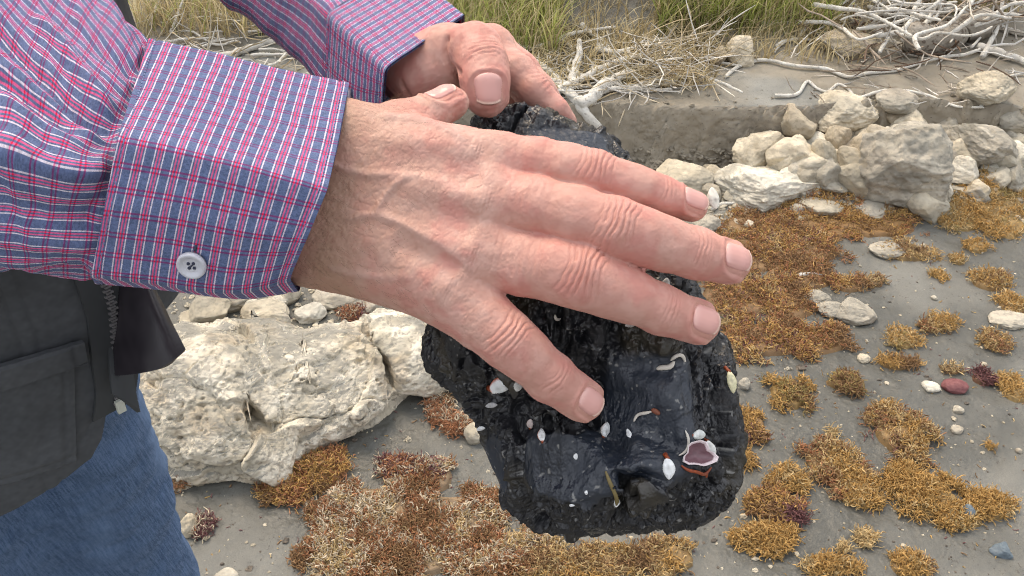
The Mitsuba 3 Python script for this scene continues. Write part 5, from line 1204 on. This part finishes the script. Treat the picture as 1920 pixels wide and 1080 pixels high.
# ------------------------------------------------------------------ goose barnacles on the black rock
def shell_color(u, w, g):
    c = np.array([0.66, 0.68, 0.70])[None] * np.ones((len(u), 1))
    return c
matv('barnacle_plate', rough=.35, spec=.5)
mat('stalk', lambda p, n, uv: MIX([0.30, 0.06, 0.015], [0.16, 0.03, 0.012], N(p.x * 900, p.y * 900, p.z * 900)), .5)
mat('dry_stalk', (0.17, 0.055, 0.03), .7)
def barnacle(px, py, w, h, ang, label, tone=(0.72, 0.74, 0.75), rimc=None, stalk=True, lift=.0, at=None):
    """a leaf-shaped closed shell of two bulged halves, w x h pixels, long axis turned ang degrees from 'up', on the rock's surface"""
    if at is None: P, n = on_rock(px, py)
    else: P, n = at
    n = norm(n + np.array([0, 0, .8])); d = -P[2]; L, Wd = .92 * h * d / F, .86 * w * d / F
    a = math.radians(ang); up_ = np.array([math.sin(a), math.cos(a), 0]); up_ = norm(up_ - n * (up_ @ n)); s = np.cross(up_, n)
    nu, nv = 18, 14
    u, t = np.meshgrid(np.linspace(-1, 1, nu), np.linspace(0, 2 * np.pi, nv, endpoint=False), indexing='ij')
    prof = np.sqrt(np.clip(1 - u ** 2, 0, 1)) * (1 - .42 * np.clip(u, 0, 1) ** 2) * (1 - .12 * np.clip(-u, 0, 1))
    x = u * L / 2; y = prof * np.cos(t) * Wd / 2 + .10 * Wd * u ** 2; z = prof * np.sin(t) * Wd * .26
    q = P + x[..., None] * up_ + y[..., None] * s + (z + Wd * .16 + lift)[..., None] * n
    q = q + nz(q, 900, int(px), 2)[..., None] * n * .0010
    c = np.ones((nu, nv, 3)) * np.array(tone) * (.86 + .28 * (meshkit.noise(np.stack([u * 7, t * 0 + px, u * 0], -1), 3)))[..., None]
    seam = np.exp(-((np.cos(t) - .15 + .35 * u) / .10) ** 2) * (np.sin(t) > 0)
    c = c * (1 - .45 * seam[..., None]) + np.array([.20, .19, .18]) * .45 * seam[..., None]
    if rimc is not None:
        r_ = np.clip(sm(.80, .95, np.abs(np.cos(t))) * sm(-.2, .3, -np.cos(t)) + sm(.78, .97, -u), 0, 1)[..., None]; c = c * (1 - r_) + np.array(rimc) * r_
    i, j = np.meshgrid(np.arange(nu - 1), np.arange(nv), indexing='ij')
    f4 = np.stack([i * nv + j, i * nv + (j + 1) % nv, (i + 1) * nv + (j + 1) % nv, (i + 1) * nv + j], -1).reshape(-1, 4)
    me = trimesh.Trimesh(tw(q.reshape(-1, 3)), np.vstack([f4[:, [0, 1, 2]], f4[:, [0, 2, 3]]]), process=False); me.fix_normals()
    k = put('barnacle', (np.asarray(me.vertices), np.asarray(me.faces)), 'barnacle_plate', color=c.reshape(-1, 3), label=label, category='barnacle')
    if stalk:
        b0 = P - up_ * L * .46 + n * Wd * .12; b1 = P - up_ * L * .62 - n * .0025
        put('stalk', tube(tw(np.array([b0 + up_ * L * .06, b0, (b0 + b1) / 2, b1])), [Wd * .12, Wd * .17, Wd * .15, Wd * .2], 8), 'stalk', k)
    return k
OR = (0.55, 0.10, 0.015)
barnacle(937, 724, 36, 56, 62, 'white barnacle with an orange edge, largest below the little finger', rimc=OR)
barnacle(969, 728, 20, 24, 30, 'small greyish barnacle tucked against the little finger', (0.5, .5, .48), stalk=False)
barnacle(990, 796, 16, 22, 10, 'pinkish barnacle below the little finger', (0.55, .46, .44))
barnacle(1015, 811, 18, 28, -10, 'small white barnacle with orange edge left of the little fingertip', rimc=OR)
barnacle(1138, 806, 23, 32, 15, 'white barnacle just below the little fingertip', rimc=(.5, .45, .42))
barnacle(1175, 812, 12, 22, -30, 'narrow white barnacle right of the one below the fingertip', stalk=False)
barnacle(1076, 856, 10, 14, 0, 'tiny white barnacle on the left bluish panel', stalk=False)
barnacle(1160, 945, 15, 20, 180, 'white barnacle at the foot of the yellow splinter', stalk=False)
barnacle(1094, 923, 8, 10, 0, 'tiny barnacle near the lower edge of the left panel', stalk=False)
barnacle(1071, 952, 8, 13, 70, 'flat tiny barnacle under the left panel', stalk=False)
barnacle(905, 806, 10, 20, 70, 'white barnacle on the left rim of the rock', stalk=False)
barnacle(925, 755, 12, 26, 80, 'dull white barnacle under the largest orange-edged one', (.42, .42, .42), stalk=False)
barnacle(1185, 613, 12, 26, 85, 'pale barnacle half under the ring finger', (.5, .47, .44), stalk=False)
barnacle(1252, 533, 20, 30, 10, 'pale barnacle between the ring and middle fingers', (.58, .58, .56), stalk=False)
barnacle(1258, 877, 29, 44, 175, 'white barnacle at the left of the purple cluster')
barnacle(1314, 813, 22, 34, 85, 'white barnacle on top of the purple cluster', (.60, .62, .60))
barnacle(1336, 836, 18, 36, 155, 'white barnacle at the right of the purple cluster', (.62, .62, .60))
P0_, n0_ = on_rock(1372, 700)
barnacle(1371, 716, 22, 48, 165, 'yellowish barnacle hanging from the right rim', (.66, .62, .40), at=(np.array(K(1371, 716, -P0_[2] - .004)), np.array([.5, 0, .8])))
J_, R_ = RH.f['index'][1][-1], RH.f['index'][2][-1]
barnacle(1337, 371, 27, 46, -12, 'white barnacle at the tip of the index finger', (.74, .72, .64), stalk=False, at=(np.array(K(1336, 372, .396)), np.array([.1, 0, 1.0])))
# the broken, open purple shell: two hollow valves with pale rims
def valve(px, py, w, h, ang, tone, open_, name, parent=None, label=None):
    P, n = on_rock(px, py); n = norm(n + np.array([0, 0, 1.0])); d = -P[2]; L, Wd = h * d / F, w * d / F
    a = math.radians(ang); up_ = np.array([math.sin(a), math.cos(a), 0]); up_ = norm(up_ - n * (up_ @ n)); s = np.cross(up_, n)
    nu, nv = 16, 20
    r, t = np.meshgrid(np.linspace(0, 1, nu), np.linspace(0, 2 * np.pi, nv, endpoint=False), indexing='ij')
    rad = r * (1 + .18 * np.cos(3 * t + 1) + .10 * np.cos(5 * t))
    x, y = rad * np.cos(t) * Wd / 2, rad * np.sin(t) * L / 2
    z = Wd * .30 * r ** 2.2 + .0006
    top = P + x[..., None] * s + y[..., None] * up_ + z[..., None] * n; bot = top - n * .0009 * np.ones_like(z)[..., None]
    col = np.where((r > .86)[..., None], np.array([.70, .60, .62]), np.array(tone) * (.8 + .4 * meshkit.noise(top * 800))[..., None])
    V_ = np.concatenate([top, bot[::-1]], 0); n2 = 2 * nu; C_ = np.concatenate([col, col[::-1] * 0 + np.array([.66, .66, .66])], 0)
    i, j = np.meshgrid(np.arange(n2 - 1), np.arange(nv), indexing='ij')
    f4 = np.stack([i * nv + j, i * nv + (j + 1) % nv, (i + 1) * nv + (j + 1) % nv, (i + 1) * nv + j], -1).reshape(-1, 4)
    me = trimesh.Trimesh(tw(V_.reshape(-1, 3)), np.vstack([f4[:, [0, 1, 2]], f4[:, [0, 2, 3]]]), process=False)
    return put(name, (np.asarray(me.vertices), np.asarray(me.faces)), 'barnacle_plate', parent, color=C_.reshape(-1, 3), label=label, category=None if parent else 'barnacle')
k_ = valve(1308, 852, 64, 46, 10, (.16, .085, .10), .3, 'barnacle', label='broken open barnacle with a purple inside and white rim')
def thread_(pts, r, bsdf, name, label=None, parent=None, cat_='barnacle', n=18, off=.0012):
    Q = []
    for x, y in pts:
        P, n_ = on_rock(x, y); Q.append(P + n_ * off)
    Q = spline(np.array(Q), n); rr = r * Q[:, 2].mean() * -1 / F * np.interp(np.linspace(0, 1, n), [0, .2, .8, 1], [.5, 1, 1, .4])
    return put(name, tube(tw(Q), rr, 8), bsdf, parent, label=label, category=None if parent else cat_)
mat('cirri', (0.60, 0.56, 0.50), .5)
thread_([(1277, 869), (1290, 880), (1308, 886), (1322, 884), (1332, 872)], 3.2, 'stalk', 'orange_rim', parent=k_)
thread_([(1322, 886), (1326, 894)], 2.5, 'stalk', 'orange_tip', parent=k_, n=8)
thread_([(1272, 852), (1282, 842), (1289, 825), (1287, 808)], 2.6, 'cirri', 'barnacle_feeler', 'thin white curved feeler left of the purple cluster')
k2 = thread_([(1186, 789), (1194, 778), (1206, 772), (1219, 770)], 3.0, 'cirri', 'barnacle_feeler', 'white curled feeler with a brown stalk on the right bluish panel')
thread_([(1218, 770), (1227, 772), (1234, 778)], 5, 'dry_stalk', 'stalk', parent=k2, n=8)
thread_([(1231, 690), (1240, 686), (1252, 685), (1262, 678)], 5, 'cirri', 'barnacle_feeler', 'flat white squiggle below the ring fingertip')
thread_([(1256, 676), (1266, 668), (1280, 668), (1287, 677)], 3.6, 'cirri', 'barnacle_feeler', 'white hook-shaped feeler right of the flat squiggle')
thread_([(1037, 586), (1036, 596), (1046, 600), (1050, 594)], 3.0, 'cirri', 'barnacle_feeler', 'pale curled feeler between the little and ring fingers')
mat('straw_splinter', (0.17, 0.13, 0.05), .6)
thread_([(1133, 880), (1140, 905), (1148, 925), (1152, 940)], 4.0, 'straw_splinter', 'splinter', 'yellowish straw splinter lying in the rock groove', cat_='splinter')
